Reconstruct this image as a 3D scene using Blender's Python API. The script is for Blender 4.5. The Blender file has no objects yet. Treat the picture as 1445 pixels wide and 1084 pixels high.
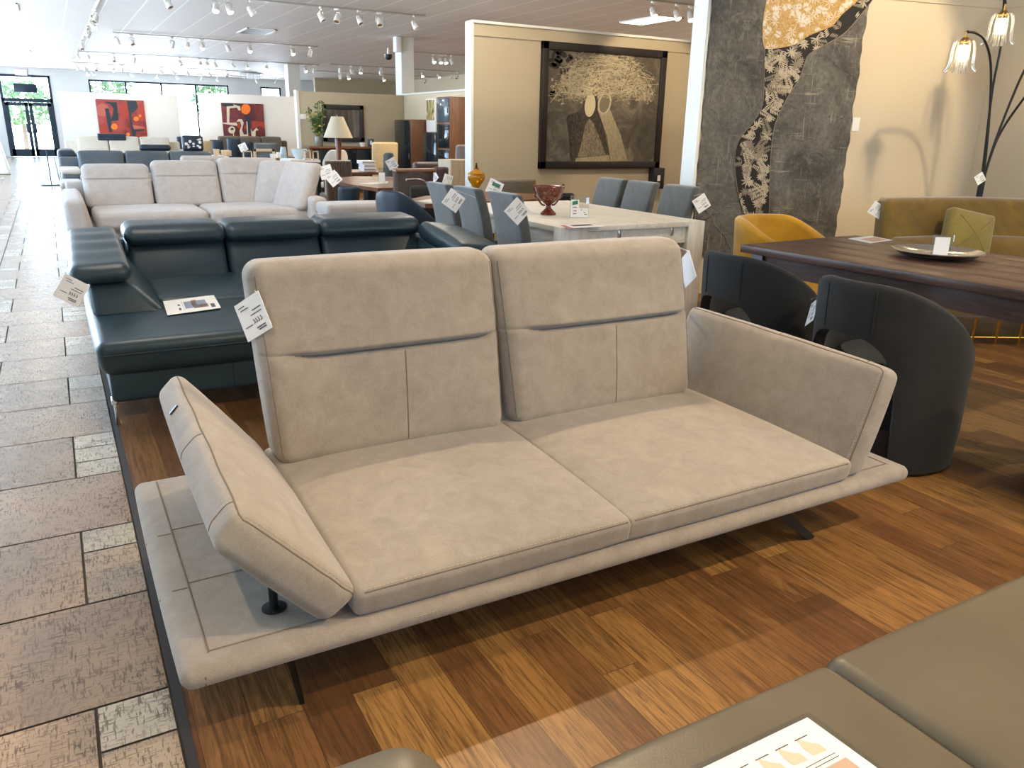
import bpy, bmesh, math, random
from mathutils import Vector, Matrix
from mathutils.geometry import tessellate_polygon
rnd = random.Random(7)
PI = math.pi
SC = bpy.context.scene
COL = SC.collection
V = Vector

# ------------------------------------------------------------------ camera
W, H, F, CAMH = 1445.0, 1084.0, 1115.0, 1.40
xv = V((2785-W/2, 228.2-H/2, F)).normalized()
yv = V((65-W/2, 172-H/2, F)).normalized()
xv = (xv-yv*xv.dot(yv)).normalized()
zv = xv.cross(yv)
RM = Matrix((xv, yv, zv))            # image (right, down, forward) -> world
CAM = V((0, 0, CAMH))
cd = bpy.data.cameras.new('camera'); cam = bpy.data.objects.new('camera', cd); COL.objects.link(cam)
cd.sensor_fit = 'HORIZONTAL'; cd.sensor_width = 36; cd.lens = F/W*36; cd.clip_start = .05; cd.clip_end = 300
r_, d_, f_ = RM.col[0], RM.col[1], RM.col[2]
m3 = Matrix((r_, -d_, -f_)).transposed()
cam.matrix_world = Matrix.Translation(CAM) @ m3.to_4x4()
SC.camera = cam
SC.view_settings.view_transform = 'Standard'; SC.view_settings.look = 'None'
SC.view_settings.gamma = 1; SC.view_settings.use_curve_mapping = False

# measured points of the room: the viewing ray of the survey photograph met with a known plane
def ray(px, py): return RM @ V((px-W/2, py-H/2, F))
def onY(px, py, Y): d = ray(px, py); return CAM+d*(Y/d.y)
def onZ(px, py, Z): d = ray(px, py); return CAM+d*((Z-CAMH)/d.z)
def onP(px, py, p0, n): d = ray(px, py); return CAM+d*((V(p0)-CAM).dot(n)/d.dot(n))

# ------------------------------------------------------------------ objects
WM = {}
def thing(name, label, cat, loc=(0, 0, 0), rz=0, group=None):
    o = bpy.data.objects.new(name, None); COL.objects.link(o); o.empty_display_size = .1
    o.location = loc; o.rotation_euler = (0, 0, rz)
    WM[o.name] = Matrix.Translation(V(loc)) @ Matrix.Rotation(rz, 4, 'Z')
    o['label'] = label; o['category'] = cat
    if group: o['group'] = group
    return o
def obj(name, bm, mat, parent=None, world=False, sharp=35, smooth=True):
    """one mesh object; authored in the parent's own frame unless world"""
    if parent is not None and world: bm.transform(WM[parent.name].inverted())
    bmesh.ops.remove_doubles(bm, verts=bm.verts, dist=1e-6)
    bmesh.ops.recalc_face_normals(bm, faces=bm.faces)
    me = bpy.data.meshes.new(name); bm.to_mesh(me); bm.free()
    for m in (mat if isinstance(mat, (list, tuple)) else [mat]): me.materials.append(m)
    if smooth:
        me.shade_smooth(); me.set_sharp_from_angle(angle=math.radians(sharp))
    o = bpy.data.objects.new(name, me); COL.objects.link(o)
    if parent is not None: o.parent = parent; WM[o.name] = WM[parent.name]
    else: WM[o.name] = Matrix.Identity(4)
    return o
def tag(o, label, cat, group=None, kind=None):
    o['label'] = label; o['category'] = cat
    if group: o['group'] = group
    if kind: o['kind'] = kind
    return o
def struct(name, bm, mat, parent=None, **k):
    o = obj(name, bm, mat, parent, **k)
    if parent is None: o['kind'] = 'structure'
    return o
def dup(root, loc, rz, label=None, group=None):
    r = root.copy(); COL.objects.link(r); r.location = loc; r.rotation_euler = (0, 0, rz)
    WM[r.name] = Matrix.Translation(V(loc)) @ Matrix.Rotation(rz, 4, 'Z')
    if label: r['label'] = label
    if group: r['group'] = group
    for ch in list(root.children):
        c = ch.copy(); COL.objects.link(c); c.parent = r; WM[c.name] = WM[r.name]
        for g in list(ch.children):
            d = g.copy(); COL.objects.link(d); d.parent = c; WM[d.name] = WM[r.name]
    return r

# ------------------------------------------------------------------ shapes
def BM(): return bmesh.new()
def xf(bm, vs, M):
    for v in vs: v.co = M @ v.co
def box(bm, lo, hi, bev=0, M=None, seg=2):
    lo, hi = V(lo), V(hi)
    g = bmesh.ops.create_cube(bm, size=1); vs = g['verts']
    for v in vs: v.co = V((lo[i]+(v.co[i]+.5)*(hi[i]-lo[i]) for i in range(3)))
    if bev:
        es = list({e for v in vs for e in v.link_edges})
        r = bmesh.ops.bevel(bm, geom=es, offset=bev, segments=seg, affect='EDGES', profile=.5)
        vs = list({v for f in r['faces'] for v in f.verts} | {v for v in vs if v.is_valid})
    if M is not None: xf(bm, vs, M)
    return vs
def cyl(bm, p0, p1, r0, r1=None, n=16, cap=True):
    p0, p1 = V(p0), V(p1); r1 = r0 if r1 is None else r1
    q = (p1-p0).to_track_quat('Z', 'Y').to_matrix()
    a = [bm.verts.new(p0+q @ V((r0*math.cos(2*PI*i/n), r0*math.sin(2*PI*i/n), 0))) for i in range(n)]
    b = [bm.verts.new(p1+q @ V((r1*math.cos(2*PI*i/n), r1*math.sin(2*PI*i/n), 0))) for i in range(n)]
    for i in range(n): bm.faces.new((a[i], a[(i+1) % n], b[(i+1) % n], b[i]))
    if cap: bm.faces.new(a[::-1]); bm.faces.new(b)
def loft(bm, rings, closed=True, cap=True):
    R = [[bm.verts.new(p) for p in r] for r in rings]
    n = len(R[0])
    for a, b in zip(R, R[1:]):
        for i in range(n if closed else n-1):
            j = (i+1) % n
            try: bm.faces.new((a[i], a[j], b[j], b[i]))
            except ValueError: pass
    if cap and closed: bm.faces.new(R[0][::-1]); bm.faces.new(R[-1])
def tube(bm, pts, r, n=8, cap=True):
    pts = [V(p) for p in pts]; rings = []; up = None
    for i, p in enumerate(pts):
        t = (pts[min(i+1, len(pts)-1)]-pts[max(i-1, 0)]).normalized()
        if up is None: up = t.orthogonal().normalized()
        up = (up-t*up.dot(t)); up = up.normalized() if up.length > 1e-6 else t.orthogonal().normalized()
        s = t.cross(up); rr = r[i] if isinstance(r, (list, tuple)) else r
        rings.append([p+(up*math.cos(2*PI*k/n)+s*math.sin(2*PI*k/n))*rr for k in range(n)])
    loft(bm, rings, True, cap)
def lathe(bm, prof, c=(0, 0, 0), n=32):
    c = V(c); rings = [[c+V((max(r, 1e-4)*math.cos(2*PI*k/n), max(r, 1e-4)*math.sin(2*PI*k/n), z)) for k in range(n)] for r, z in prof]
    loft(bm, rings, True, True)
def tess(poly):
    seen, out = set(), []
    for t in tessellate_polygon([[V(p) for p in poly]]):
        if len(set(t)) == 3 and frozenset(t) not in seen: seen.add(frozenset(t)); out.append(tuple(t))
    return out
def prism(bm, poly, off):
    """polygon of 3-D points swept by the vector off"""
    a = [bm.verts.new(V(p)) for p in poly]; b = [bm.verts.new(V(p)+V(off)) for p in poly]; n = len(a)
    for i in range(n): bm.faces.new((a[i], a[(i+1) % n], b[(i+1) % n], b[i]))
    if n <= 4: bm.faces.new(a[::-1]); bm.faces.new(b)
    else:
        for t in tess(poly): bm.faces.new([b[k] for k in t]); bm.faces.new([a[k] for k in t[::-1]])
def flat(bm, poly):
    vs = [bm.verts.new(V(p)) for p in poly]
    if len(poly) <= 4: bm.faces.new(vs)
    else:
        for t in tess(poly): bm.faces.new([vs[k] for k in t])
def disc(bm, c, u, v, a, b, n=14): flat(bm, [V(c)+V(u)*a*math.cos(2*PI*i/n)+V(v)*b*math.sin(2*PI*i/n) for i in range(n)])
def sm(pts, k=4):
    """Catmull-Rom smoothing of a point list"""
    pts = [V(p) for p in pts]; out = []
    for i in range(len(pts)-1):
        p0, p1, p2, p3 = pts[max(i-1, 0)], pts[i], pts[i+1], pts[min(i+2, len(pts)-1)]
        for j in range(k):
            t = j/k
            out.append(.5*((2*p1)+(p2-p0)*t+(2*p0-5*p1+4*p2-p3)*t*t+(3*p1-p0-3*p2+p3)*t**3))
    return out+[pts[-1]]
def bump(u): return max(0., 1-(2*u-1)**2)
def soft_map(hexa, r=.04, puff=(0, 0, 0), deform=None, M=None, pw=.7):
    """map from fractional cube-surface coordinates to the rounded, puffed block; returns (map, lengths, radius)"""
    hx = [V(p) for p in hexa]
    L = [sum((hx[i | b]-hx[i]).length for i in range(8) if not i & b)/4 for b in (1, 2, 4)]
    rr = min(r, min(L)*.499)
    def f(fu):
        p = V((fu[a]*L[a] for a in range(3)))
        q = V((min(max(p[a], rr), L[a]-rr) for a in range(3)))
        d = p-q
        if d.length > 1e-9: p = q+d.normalized()*rr
        u = [p[a]/L[a] for a in range(3)]
        for a in range(3):
            if puff[a]:
                b, c = (a+1) % 3, (a+2) % 3
                p[a] += puff[a]*(2*u[a]-1)*(bump(u[b])*bump(u[c]))**pw
        w = [p[a]/L[a] for a in range(3)]
        P = V((0, 0, 0))
        for c in range(8):
            k_ = 1
            for a in range(3): k_ *= w[a] if c >> a & 1 else 1-w[a]
            P += hx[c]*k_
        if deform: P = deform(u, P)
        return M @ P if M is not None else P
    return f, L, rr
def soft(bm, box6=None, hexa=None, r=.04, puff=(0, 0, 0), n=10, arc=4, deform=None, M=None, pw=.7, m=None, ins=None):
    """rounded, puffed upholstery block; box6=(lo,hi) or hexa=8 corners (bit0 x, bit1 y, bit2 z); returns its surface map"""
    if hexa is None:
        lo, hi = V(box6[0]), V(box6[1])
        hexa = [V((hi[0] if i & 1 else lo[0], hi[1] if i & 2 else lo[1], hi[2] if i & 4 else lo[2])) for i in range(8)]
    f, L, rr = soft_map(hexa, r, puff, deform, M, pw)
    A = []
    for a in range(3):
        e = [rr*(1-math.tan(PI/4*(1-k/arc))) for k in range(arc+1)]
        nn = n if isinstance(n, int) else n[a]
        q = e+[rr+(L[a]-2*rr)*k/nn for k in range(1, nn)]+[L[a]-x for x in e[::-1]]
        if ins and a in ins: q = sorted(q+[x*L[a] for x in ins[a]])
        A.append(q)
    cache = {}
    def vert(i, j, k):
        key = (i, j, k)
        if key not in cache: cache[key] = bm.verts.new(f((A[0][i]/L[0], A[1][j]/L[1], A[2][k]/L[2])))
        return cache[key]
    N = [len(x)-1 for x in A]
    for a in range(3):
        b, c = (a+1) % 3, (a+2) % 3
        for s in (0, N[a]):
            for i in range(N[b]):
                for j in range(N[c]):
                    idx = []
                    for di, dj in ((0, 0), (1, 0), (1, 1), (0, 1)):
                        t = [0, 0, 0]; t[a] = s; t[b] = i+di; t[c] = j+dj; idx.append(vert(*t))
                    if s == 0: idx.reverse()
                    fc_ = bm.faces.new(idx)
                    if m is not None: fc_.material_index = m
    return f
def hexa_of(f4, dy): return [V(p)+V(o) for o in ((0, 0, 0), dy) for p in f4]
def S(fn, *a, **k):
    bm = BM(); fn(bm, *a, **k); return bm

# ------------------------------------------------------------------ materials
def lin(c):
    if isinstance(c, str):
        c = c.lstrip('#'); c = [int(c[i:i+2], 16)/255 for i in (0, 2, 4)]
    return tuple(x/12.92 if x <= .04045 else ((x+.055)/1.055)**2.4 for x in c[:3])+(1,)
class Mat:
    def __init__(s, name):
        s.m = bpy.data.materials.new(name); s.m.use_nodes = True; s.t = s.m.node_tree; s.n = s.t.nodes
        s.b = s.n['Principled BSDF']; s.co = s.n.new('ShaderNodeTexCoord')
    def N(s, typ, **k):
        x = s.n.new(typ)
        for a, v in k.items():
            if a in x.inputs: x.inputs[a].default_value = v
            else: setattr(x, a, v)
        return x
    def L(s, a, b): s.t.links.new(a, b); return s
    def map(s, scale=(1, 1, 1), rot=(0, 0, 0), src='Object'):
        x = s.n.new('ShaderNodeMapping'); x.inputs['Scale'].default_value = scale; x.inputs['Rotation'].default_value = rot
        s.L(s.co.outputs[src], x.inputs[0]); return x.outputs[0]
    def noise(s, vec, scale, detail=4, rough=.55, dist=0):
        x = s.n.new('ShaderNodeTexNoise'); x.inputs['Scale'].default_value = scale; x.inputs['Detail'].default_value = detail
        x.inputs['Roughness'].default_value = rough; x.inputs['Distortion'].default_value = dist
        s.L(vec, x.inputs['Vector']); return x.outputs['Fac']
    def ramp(s, fac, stops):
        x = s.n.new('ShaderNodeValToRGB'); e = x.color_ramp.elements
        while len(e) < len(stops): e.new(.5)
        for q, (p, c) in zip(e, stops): q.position = p; q.color = lin(c) if not isinstance(c, float) else (c, c, c, 1)
        s.L(fac, x.inputs[0]); return x.outputs[0]
    def mix(s, fac, a, b, mode='MIX'):
        x = s.n.new('ShaderNodeMix'); x.data_type = 'RGBA'; x.blend_type = mode
        if isinstance(fac, (int, float)): x.inputs[0].default_value = fac
        else: s.L(fac, x.inputs[0])
        for i, c in ((6, a), (7, b)):
            if isinstance(c, (str, tuple, list)): x.inputs[i].default_value = lin(c)
            else: s.L(c, x.inputs[i])
        return x.outputs[2]
    def bump(s, h, st=.2, dist=.01, prev=None):
        x = s.n.new('ShaderNodeBump'); x.inputs['Strength'].default_value = st; x.inputs['Distance'].default_value = dist
        s.L(h, x.inputs['Height'])
        if prev is not None: s.L(prev, x.inputs['Normal'])
        s.L(x.outputs[0], s.b.inputs['Normal']); return x.outputs[0]
    def set(s, **k):
        for a, v in k.items(): s.b.inputs[a.replace('_', ' ')].default_value = v
        return s
    def color(s, c):
        if isinstance(c, (str, tuple, list)): s.b.inputs['Base Color'].default_value = lin(c)
        else: s.L(c, s.b.inputs['Base Color'])
        return s
def plain(name, c, rough=.5, metal=0, **k):
    m = Mat(name).color(c).set(Roughness=rough, Metallic=metal); m.set(**k)
    n = m.noise(m.map(), 40, 3); m.bump(n, .04, .002); return m.m
def fabric(name, c1, c2, scale=9, fine=420, st=.25, sheen=.25, rough=.9):
    m = Mat(name); v = m.map(); a = m.noise(v, scale, 6, .65, .6); b = m.noise(v, fine, 2)
    c = m.mix(m.ramp(a, [(.3, 0.), (.72, 1.)]), c1, c2)
    c = m.mix(.22, c, m.ramp(b, [(.3, '#000000'), (.7, '#ffffff')]), 'SOFT_LIGHT')
    m.color(c).set(Roughness=rough, Sheen_Weight=sheen, Sheen_Roughness=.5)
    p = m.bump(b, st, .002); m.bump(a, .12, .01, p); return m.m
def leather(name, c, c2=None, rough=.42, st=.12):
    m = Mat(name); v = m.map(); a = m.noise(v, 3.5, 4)
    x = m.n.new('ShaderNodeTexVoronoi'); x.inputs['Scale'].default_value = 320; m.L(v, x.inputs['Vector'])
    m.color(m.mix(m.ramp(a, [(.35, 0.), (.7, 1.)]), c, c2 or c)).set(Roughness=rough, Specular_IOR_Level=.45)
    p = m.bump(x.outputs['Distance'], st, .0015); m.bump(m.noise(v, 7, 3), .15, .012, p); return m.m
def wood(name, cs, axis=0, scale=1., rough=.4, coat=0):
    m = Mat(name); s = [22*scale]*3; s[axis] = 1.6*scale; v = m.map(tuple(s)); a = m.noise(v, 1, 7, .62, .8)
    k = len(cs); c = m.ramp(a, [(.28+.44*i/(k-1), cs[i]) for i in range(k)])
    m.color(c).set(Roughness=rough, Coat_Weight=coat); m.bump(a, .05, .001); return m.m
def emit(name, c, s):
    m = Mat(name).color('#ffffff').set(Emission_Strength=s); m.b.inputs['Emission Color'].default_value = lin(c); return m.m
def glass(name, c='#ffffff', glossy=.07, rough=0):
    m = Mat(name); n = m.n; n.remove(m.b); t = n.new('ShaderNodeBsdfTransparent'); g = n.new('ShaderNodeBsdfGlossy'); x = n.new('ShaderNodeMixShader')
    t.inputs[0].default_value = lin(c); g.inputs['Roughness'].default_value = .02+rough; x.inputs[0].default_value = glossy
    m.L(t.outputs[0], x.inputs[1]); m.L(g.outputs[0], x.inputs[2]); m.L(x.outputs[0], n['Material Output'].inputs[0]); return m.m
# ------------------------------------------------------------------ shared materials
def wood_floor():
    m = Mat('oak plank floor'); v = m.map(rot=(0, 0, PI/2))
    b = m.N('ShaderNodeTexBrick', offset=.37, offset_frequency=3, squash=.8, squash_frequency=2); m.L(v, b.inputs['Vector'])
    for k, x in (('Color1', (0, 0, 0, 1)), ('Color2', (1, 1, 1, 1)), ('Mortar', (.5, .5, .5, 1)), ('Scale', 1), ('Mortar Size', .0012), ('Brick Width', 1.05), ('Row Height', .124), ('Bias', 0)): b.inputs[k].default_value = x
    base = m.ramp(b.outputs['Color'], [(.05, '#66452a'), (.3, '#7e5833'), (.5, '#91693b'), (.72, '#a47b48'), (.95, '#704b2c')])
    add = m.N('ShaderNodeVectorMath', operation='MULTIPLY_ADD'); m.L(b.outputs['Color'], add.inputs[0]); add.inputs[1].default_value = (37, 53, 0); m.L(m.map(), add.inputs[2])
    mp = m.N('ShaderNodeMapping'); mp.inputs['Scale'].default_value = (85, 4, 1); m.L(add.outputs[0], mp.inputs[0])
    g = m.noise(mp.outputs[0], 1, 8, .68, 1.2)
    mp2 = m.N('ShaderNodeMapping'); mp2.inputs['Scale'].default_value = (7, 1.6, 1); m.L(add.outputs[0], mp2.inputs[0])
    g2 = m.noise(mp2.outputs[0], 1, 5, .6, 2.5)
    c = m.mix(m.ramp(g, [(.38, 1.), (.56, 0.)]), base, '#43301f')
    c = m.mix(.75, base, c); c = m.mix(m.ramp(g2, [(.56, 0.), (.74, .55)]), c, '#55341b')
    c = m.mix(m.ramp(g2, [(.25, .35), (.42, 0.)]), c, '#b98d5c')
    c = m.mix(m.ramp(b.outputs['Fac'], [(0., 0.), (1., .75)]), c, '#3a2210')
    m.color(c).set(Roughness=.36, Specular_IOR_Level=.3); p = m.bump(g, .12, .002); return m.m
def tile(name, c1, c2, dark):
    m = Mat(name); g = m.n.new('ShaderNodeNewGeometry'); ri = g.outputs['Random Per Island']
    v = m.map(); o = m.N('ShaderNodeVectorMath', operation='MULTIPLY_ADD'); cx = m.N('ShaderNodeCombineXYZ')
    for i in (0, 1, 2): m.L(ri, cx.inputs[i])
    m.L(cx.outputs[0], o.inputs[0]); o.inputs[1].default_value = (31, 17, 9); m.L(v, o.inputs[2])
    def st(sx, sy, d=5, di=.4):
        q = m.N('ShaderNodeMapping'); q.inputs['Scale'].default_value = (sx, sy, 1); m.L(o.outputs[0], q.inputs[0]); return m.noise(q.outputs[0], 1, d, .65, di)
    a, b, w = st(26, 170, 2, 0), st(170, 26, 2, 0), st(3, 3, 3)
    base = m.mix(ri, c1, c2); base = m.mix(m.ramp(w, [(.35, .25), (.7, 0.)]), base, dark)
    s1 = m.ramp(a, [(.55, 0.), (.61, .8)]); s2 = m.ramp(b, [(.545, 0.), (.60, .9)])
    big = m.ramp(st(9, 9, 4), [(.36, .3), (.6, .95)])
    c = m.mix(m.mix(1., m.mix(1., s1, s2, 'LIGHTEN'), big, 'MULTIPLY'), base, dark)
    m.color(c).set(Roughness=.24, Specular_IOR_Level=.5); m.bump(a, .1, .002); return m.m
def ceiling_mat():
    m = Mat('ceiling tile'); v = m.map()
    def br(wd, ht, mo):
        b = m.N('ShaderNodeTexBrick', offset=0.); m.L(v, b.inputs['Vector'])
        for k, x in (('Scale', 1), ('Mortar Size', mo), ('Brick Width', wd), ('Row Height', ht), ('Mortar Smooth', .1)): b.inputs[k].default_value = x
        return b.outputs['Fac']
    n = m.noise(m.map((6, 30, 1)), 1, 5); c = m.mix(n, '#cdcac6', '#e2dfdb')
    c = m.mix(m.ramp(br(200, .62, .009), [(0., 0.), (1., .45)]), c, '#a5a19b')
    c = m.mix(br(.62, 200, .016), c, '#f4f3f0')
    m.color(c).set(Roughness=.6); m.bump(m.noise(v, 140, 2), .2, .002); return m.m
M_ = {}
def crystal():
    m = Mat('clear crystal rods'); n = m.n; n.remove(m.b); t = n.new('ShaderNodeBsdfTransparent'); g = n.new('ShaderNodeBsdfGlossy'); l = n.new('ShaderNodeBsdfTranslucent'); x = n.new('ShaderNodeMixShader'); y = n.new('ShaderNodeMixShader')
    g.inputs['Roughness'].default_value = .08; x.inputs[0].default_value = .5; y.inputs[0].default_value = .42
    m.L(g.outputs[0], x.inputs[1]); m.L(l.outputs[0], x.inputs[2]); m.L(t.outputs[0], y.inputs[1]); m.L(x.outputs[0], y.inputs[2]); m.L(y.outputs[0], n['Material Output'].inputs[0]); return m.m
def setup_materials():
    M_['wood_floor'] = wood_floor()
    M_['tile_brown'] = tile('brown scratched floor tile', '#9a8269', '#aa9177', '#3d2b20')
    M_['tile_light'] = tile('pale scratched floor tile', '#b3a793', '#c4b8a4', '#54483a')
    M_['tile_mid'] = tile('tan scratched floor tile', '#a08b73', '#ae9a82', '#45362a')
    M_['grout'] = plain('dark grout', '#40382f', .9)
    M_['ceiling'] = ceiling_mat()
    M_['cream_wall'] = plain('cream painted wall', '#cfc1a6', .8)
    M_['white_wall'] = plain('white painted wall', '#d9dad8', .8)
    M_['beige_wall'] = plain('beige fabric partition', '#b3a68c', .9)
    M_['trim'] = plain('white trim', '#dcdcd4', .5)
    M_['white'] = plain('white lacquer', '#e8e6e0', .4)
    M_['paper'] = plain('white paper', '#ebe9e6', .6)
    M_['ink'] = plain('grey ink', '#55565e', .7)
    M_['black'] = plain('black metal', '#0c0c0d', .5)
    M_['blackplastic'] = plain('black plastic', '#18191b', .45)
    M_['chrome'] = plain('chrome', '#d8d8d8', .12, 1.)
    M_['nickel'] = plain('brushed nickel', '#b9b5ae', .3, .9)
    M_['gold'] = plain('brass', '#c8963f', .25, 1.)
    M_['greige'] = fabric('greige suede', '#847a6f', '#978d81', 14, 500, .25, .3)
    M_['greige_seam'] = plain('greige seam', '#6f6457', .9)
    M_['stitch'] = plain('pale stitching', '#aca08e', .8)
    M_['teal'] = leather('teal leather', '#22343c', '#2a3d45', .38)
    M_['teal_seam'] = plain('teal seam', '#1d2c33', .6)
    M_['taupe'] = leather('taupe leather', '#625948', '#6b6150', .38)
    M_['beige'] = fabric('pale beige weave', '#b1a9a4', '#c2bab4', 12, 600, .3)
    M_['greyvelvet'] = fabric('grey velvet', '#444747', '#595d5c', 8, 500, .2, .5)
    M_['charcoal'] = fabric('charcoal velvet', '#161615', '#212120', 6, 500, .15, .08)
    M_['mustard'] = fabric('olive mustard velvet', '#664c11', '#84681f', 5, 500, .2, .5)
    M_['olive'] = fabric('pale olive velvet', '#7f6d2c', '#95833c', 6, 500, .2, .5)
    M_['yellow'] = fabric('golden yellow velvet', '#b07f0d', '#cf9a17', 5, 500, .15, .4)
    M_['brownfab'] = fabric('brown upholstery', '#4a3b34', '#5a4a41', 8, 500, .2)
    M_['maroon'] = leather('dark maroon leather', '#3d2b2b', '#4a3634', .45)
    M_['navy'] = leather('blue black leather', '#1f2b38', '#273543', .4)
    M_['slate'] = leather('slate grey leather', '#4c545a', '#5a6268', .45)
    M_['cream'] = fabric('cream leather cloth', '#cdc6b6', '#d9d2c3', 6, 500, .1, .1)
    M_['tancream'] = fabric('sand coloured weave', '#c4ab7c', '#d3bb8c', 30, 700, .3)
    M_['mauve'] = fabric('mauve grey cloth', '#8a7f80', '#978c8c', 9, 500, .2)
    M_['whitewood'] = wood('whitewashed oak', ['#dcd6c8', '#e8e2d6', '#d5cdbd', '#eee9df'], 1, 1., .5)
    M_['whitewood_z'] = wood('whitewashed oak upright', ['#dcd6c8', '#e8e2d6', '#d5cdbd', '#eee9df'], 2, 1., .5)
    M_['darkwood'] = wood('dark stained wood', ['#3d2a22', '#5f463a', '#4c362c', '#6d5245'], 1, 1.2, .34, 0)
    M_['walnut'] = wood('walnut', ['#5a3822', '#7a5134', '#68432a', '#85593a'], 0, 1., .35)
    M_['walnut_z'] = wood('walnut upright', ['#553521', '#7a4f30', '#64402a', '#8a5f3c'], 2, .8, .4)
    M_['palewood'] = wood('pale oak', ['#b8a283', '#cbb595', '#ad967a'], 2, 1., .5)
    M_['darkglass'] = plain('dark glass front', '#1b2228', .08)
    M_['blueglass'] = plain('blue grey glass front', '#46545f', .1)
    M_['glass'] = glass('clear glass')
    M_['acrylic'] = glass('clear acrylic', '#f4f6f4', .12)
    M_['smoked'] = glass('smoked glass', '#a9a08c', .12)
    M_['crystal'] = crystal()
    M_['bulb'] = emit('lit bulb', '#ffd9a0', 40)
    M_['spotlit'] = emit('lit spot lens', '#ffe2b8', 22)
    M_['diffuser'] = emit('lit ceiling panel', '#fff4e0', 9)
    M_['exitred'] = emit('red sign lettering', '#ff5060', 2.5)
    M_['doorframe'] = plain('dark bronze aluminium', '#22303c', .45, .4)
    M_['green'] = plain('green printed ink', '#2f7d62', .6)
    M_['redink'] = plain('red printed ink', '#c65a5e', .6)
    M_['foliage'] = plain('green leaves', '#4d6b3a', .7)
    M_['bark'] = plain('brown bark', '#5b4a3a', .9)
setup_materials()

# ------------------------------------------------------------------ the setting
CZ, YF = 3.5, 40.0
XR, XL, YB = 14.5, -3.4, -5.0
struct('floor_wood', S(box, (.11, YB, -.1), (XR, YF, 0)), M_['wood_floor'])
struct('floor_grout', S(box, (XL, YB, -.1), (.09, YF, -.004)), M_['grout'])
struct('trim_threshold', S(box, (.088, YB, -.05), (.111, YF, .003)), plain('dark floor strip', '#2b241f', .7))
def floor_tiles():
    bm = BM(); g = .004; P = .5155; w = .172
    def t(x0, x1, y0, y1, m):
        if x1 < XL or y1 < YB: return
        f = bm.faces.new([bm.verts.new(p) for p in ((max(x0, XL)+g, y0+g, 0), (x1-g, y0+g, 0), (x1-g, y1-g, 0), (max(x0, XL)+g, y1-g, 0))]); f.material_index = m
    forced = {(1, 0): 'T2', (3, 0): 'S3', (-1, 0): 'T2', (5, 0): 'H'}
    for k in range(-14, 75):
        y0 = 1.93+(k-0)*P; y1 = y0+P; odd = k % 2
        x = .086; c = 0
        while x > XL:
            if odd == 1:
                kind = forced.get((k, c)) or rnd.choice(['S3', 'T2', 'H', 'T2']); a, b = x-w, x
                if kind == 'S3':
                    for i in range(3): t(a, b, y0+i*P/3, y0+(i+1)*P/3, 1)
                elif kind == 'T2': t(a, b, y0, y0+P*2/3, 2); t(a, b, y0+P*2/3, y1, 1)
                else: t(a, b, y0, y0+P/2, 2 if rnd.random() < .5 else 1); t(a, b, y0+P/2, y1, 1)
                t(x-w-P, x-w, y0, y1, 0)
            else:
                t(x-P, x, y0, y1, 0); a, b = x-P-w, x-P
                kind = rnd.choice(['S3', 'T2', 'H'])
                if kind == 'S3':
                    for i in range(3): t(a, b, y0+i*P/3, y0+(i+1)*P/3, 1)
                elif kind == 'T2': t(a, b, y0, y0+P/3, 1); t(a, b, y0+P/3, y1, 2)
                else: t(a, b, y0, y0+P/2, 1); t(a, b, y0+P/2, y1, 1)
            x -= P+w; c += 1
    return bm
fl = struct('floor_tile', floor_tiles(), [M_['tile_brown'], M_['tile_light'], M_['tile_mid']], smooth=False)
struct('ceiling', S(box, (XL, YB, CZ), (XR, YF, CZ+.1)), M_['ceiling'])
# front wall of the shop at the far end: door, windows
DX0, DX1, DZ = -1.47, .37, 3.22
WX0, WX1, WX2, WX3, WZ0, WZ1 = onY(124, 111, YF).x, onY(322, 118, YF).x, onY(367, 121, YF).x, onY(396, 122, YF).x, .5, 3.15
def wallseg():
    bm = BM()
    for a, b in ((XL, DX0), (DX1, WX0), (WX1, WX2), (WX3, XR)): box(bm, (a, YF, 0), (b, YF+.2, CZ))
    box(bm, (DX0, YF, DZ), (DX1, YF+.2, CZ))
    for a, b in ((WX0, WX1), (WX2, WX3)): box(bm, (a, YF, 0), (b, YF+.2, WZ0)); box(bm, (a, YF, WZ1), (b, YF+.2, CZ))
    return bm
struct('wall_front', wallseg(), M_['white_wall'])
def window(name, x0, x1, z0, z1, n, y=YF):
    bm = BM(); fr = .07
    box(bm, (x0, y+.03, z0), (x1, y+.13, z0+fr)); box(bm, (x0, y+.03, z1-fr), (x1, y+.13, z1))
    for i in range(n+1):
        x = x0+(x1-x0)*i/n; x = min(max(x, x0+fr/2), x1-fr/2); box(bm, (x-fr/2, y+.03, z0), (x+fr/2, y+.13, z1))
    o = struct(name, bm, M_['doorframe'])
    for i in range(n):
        a, b = x0+(x1-x0)*i/n, x0+(x1-x0)*(i+1)/n
        obj('pane', S(box, (a+.02, y+.075, z0+.02), (b-.02, y+.083, z1-.02)), M_['glass'], o)
window('window_1', WX0, WX1, WZ0, WZ1, 4)
window('window_2', WX2, WX3, WZ0, WZ1, 1)
bm = BM(); fr = .09
box(bm, (DX0, YF-.02, 0), (DX0+fr, YF+.14, DZ)); box(bm, (DX1-fr, YF-.02, 0), (DX1, YF+.14, DZ)); box(bm, (DX0, YF-.02, DZ-fr), (DX1, YF+.14, DZ)); box(bm, (DX0, YF-.02, 2.16), (DX1, YF+.14, 2.3))
dr = struct('door_1', bm, M_['doorframe'])
mid = (DX0+DX1)/2
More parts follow.
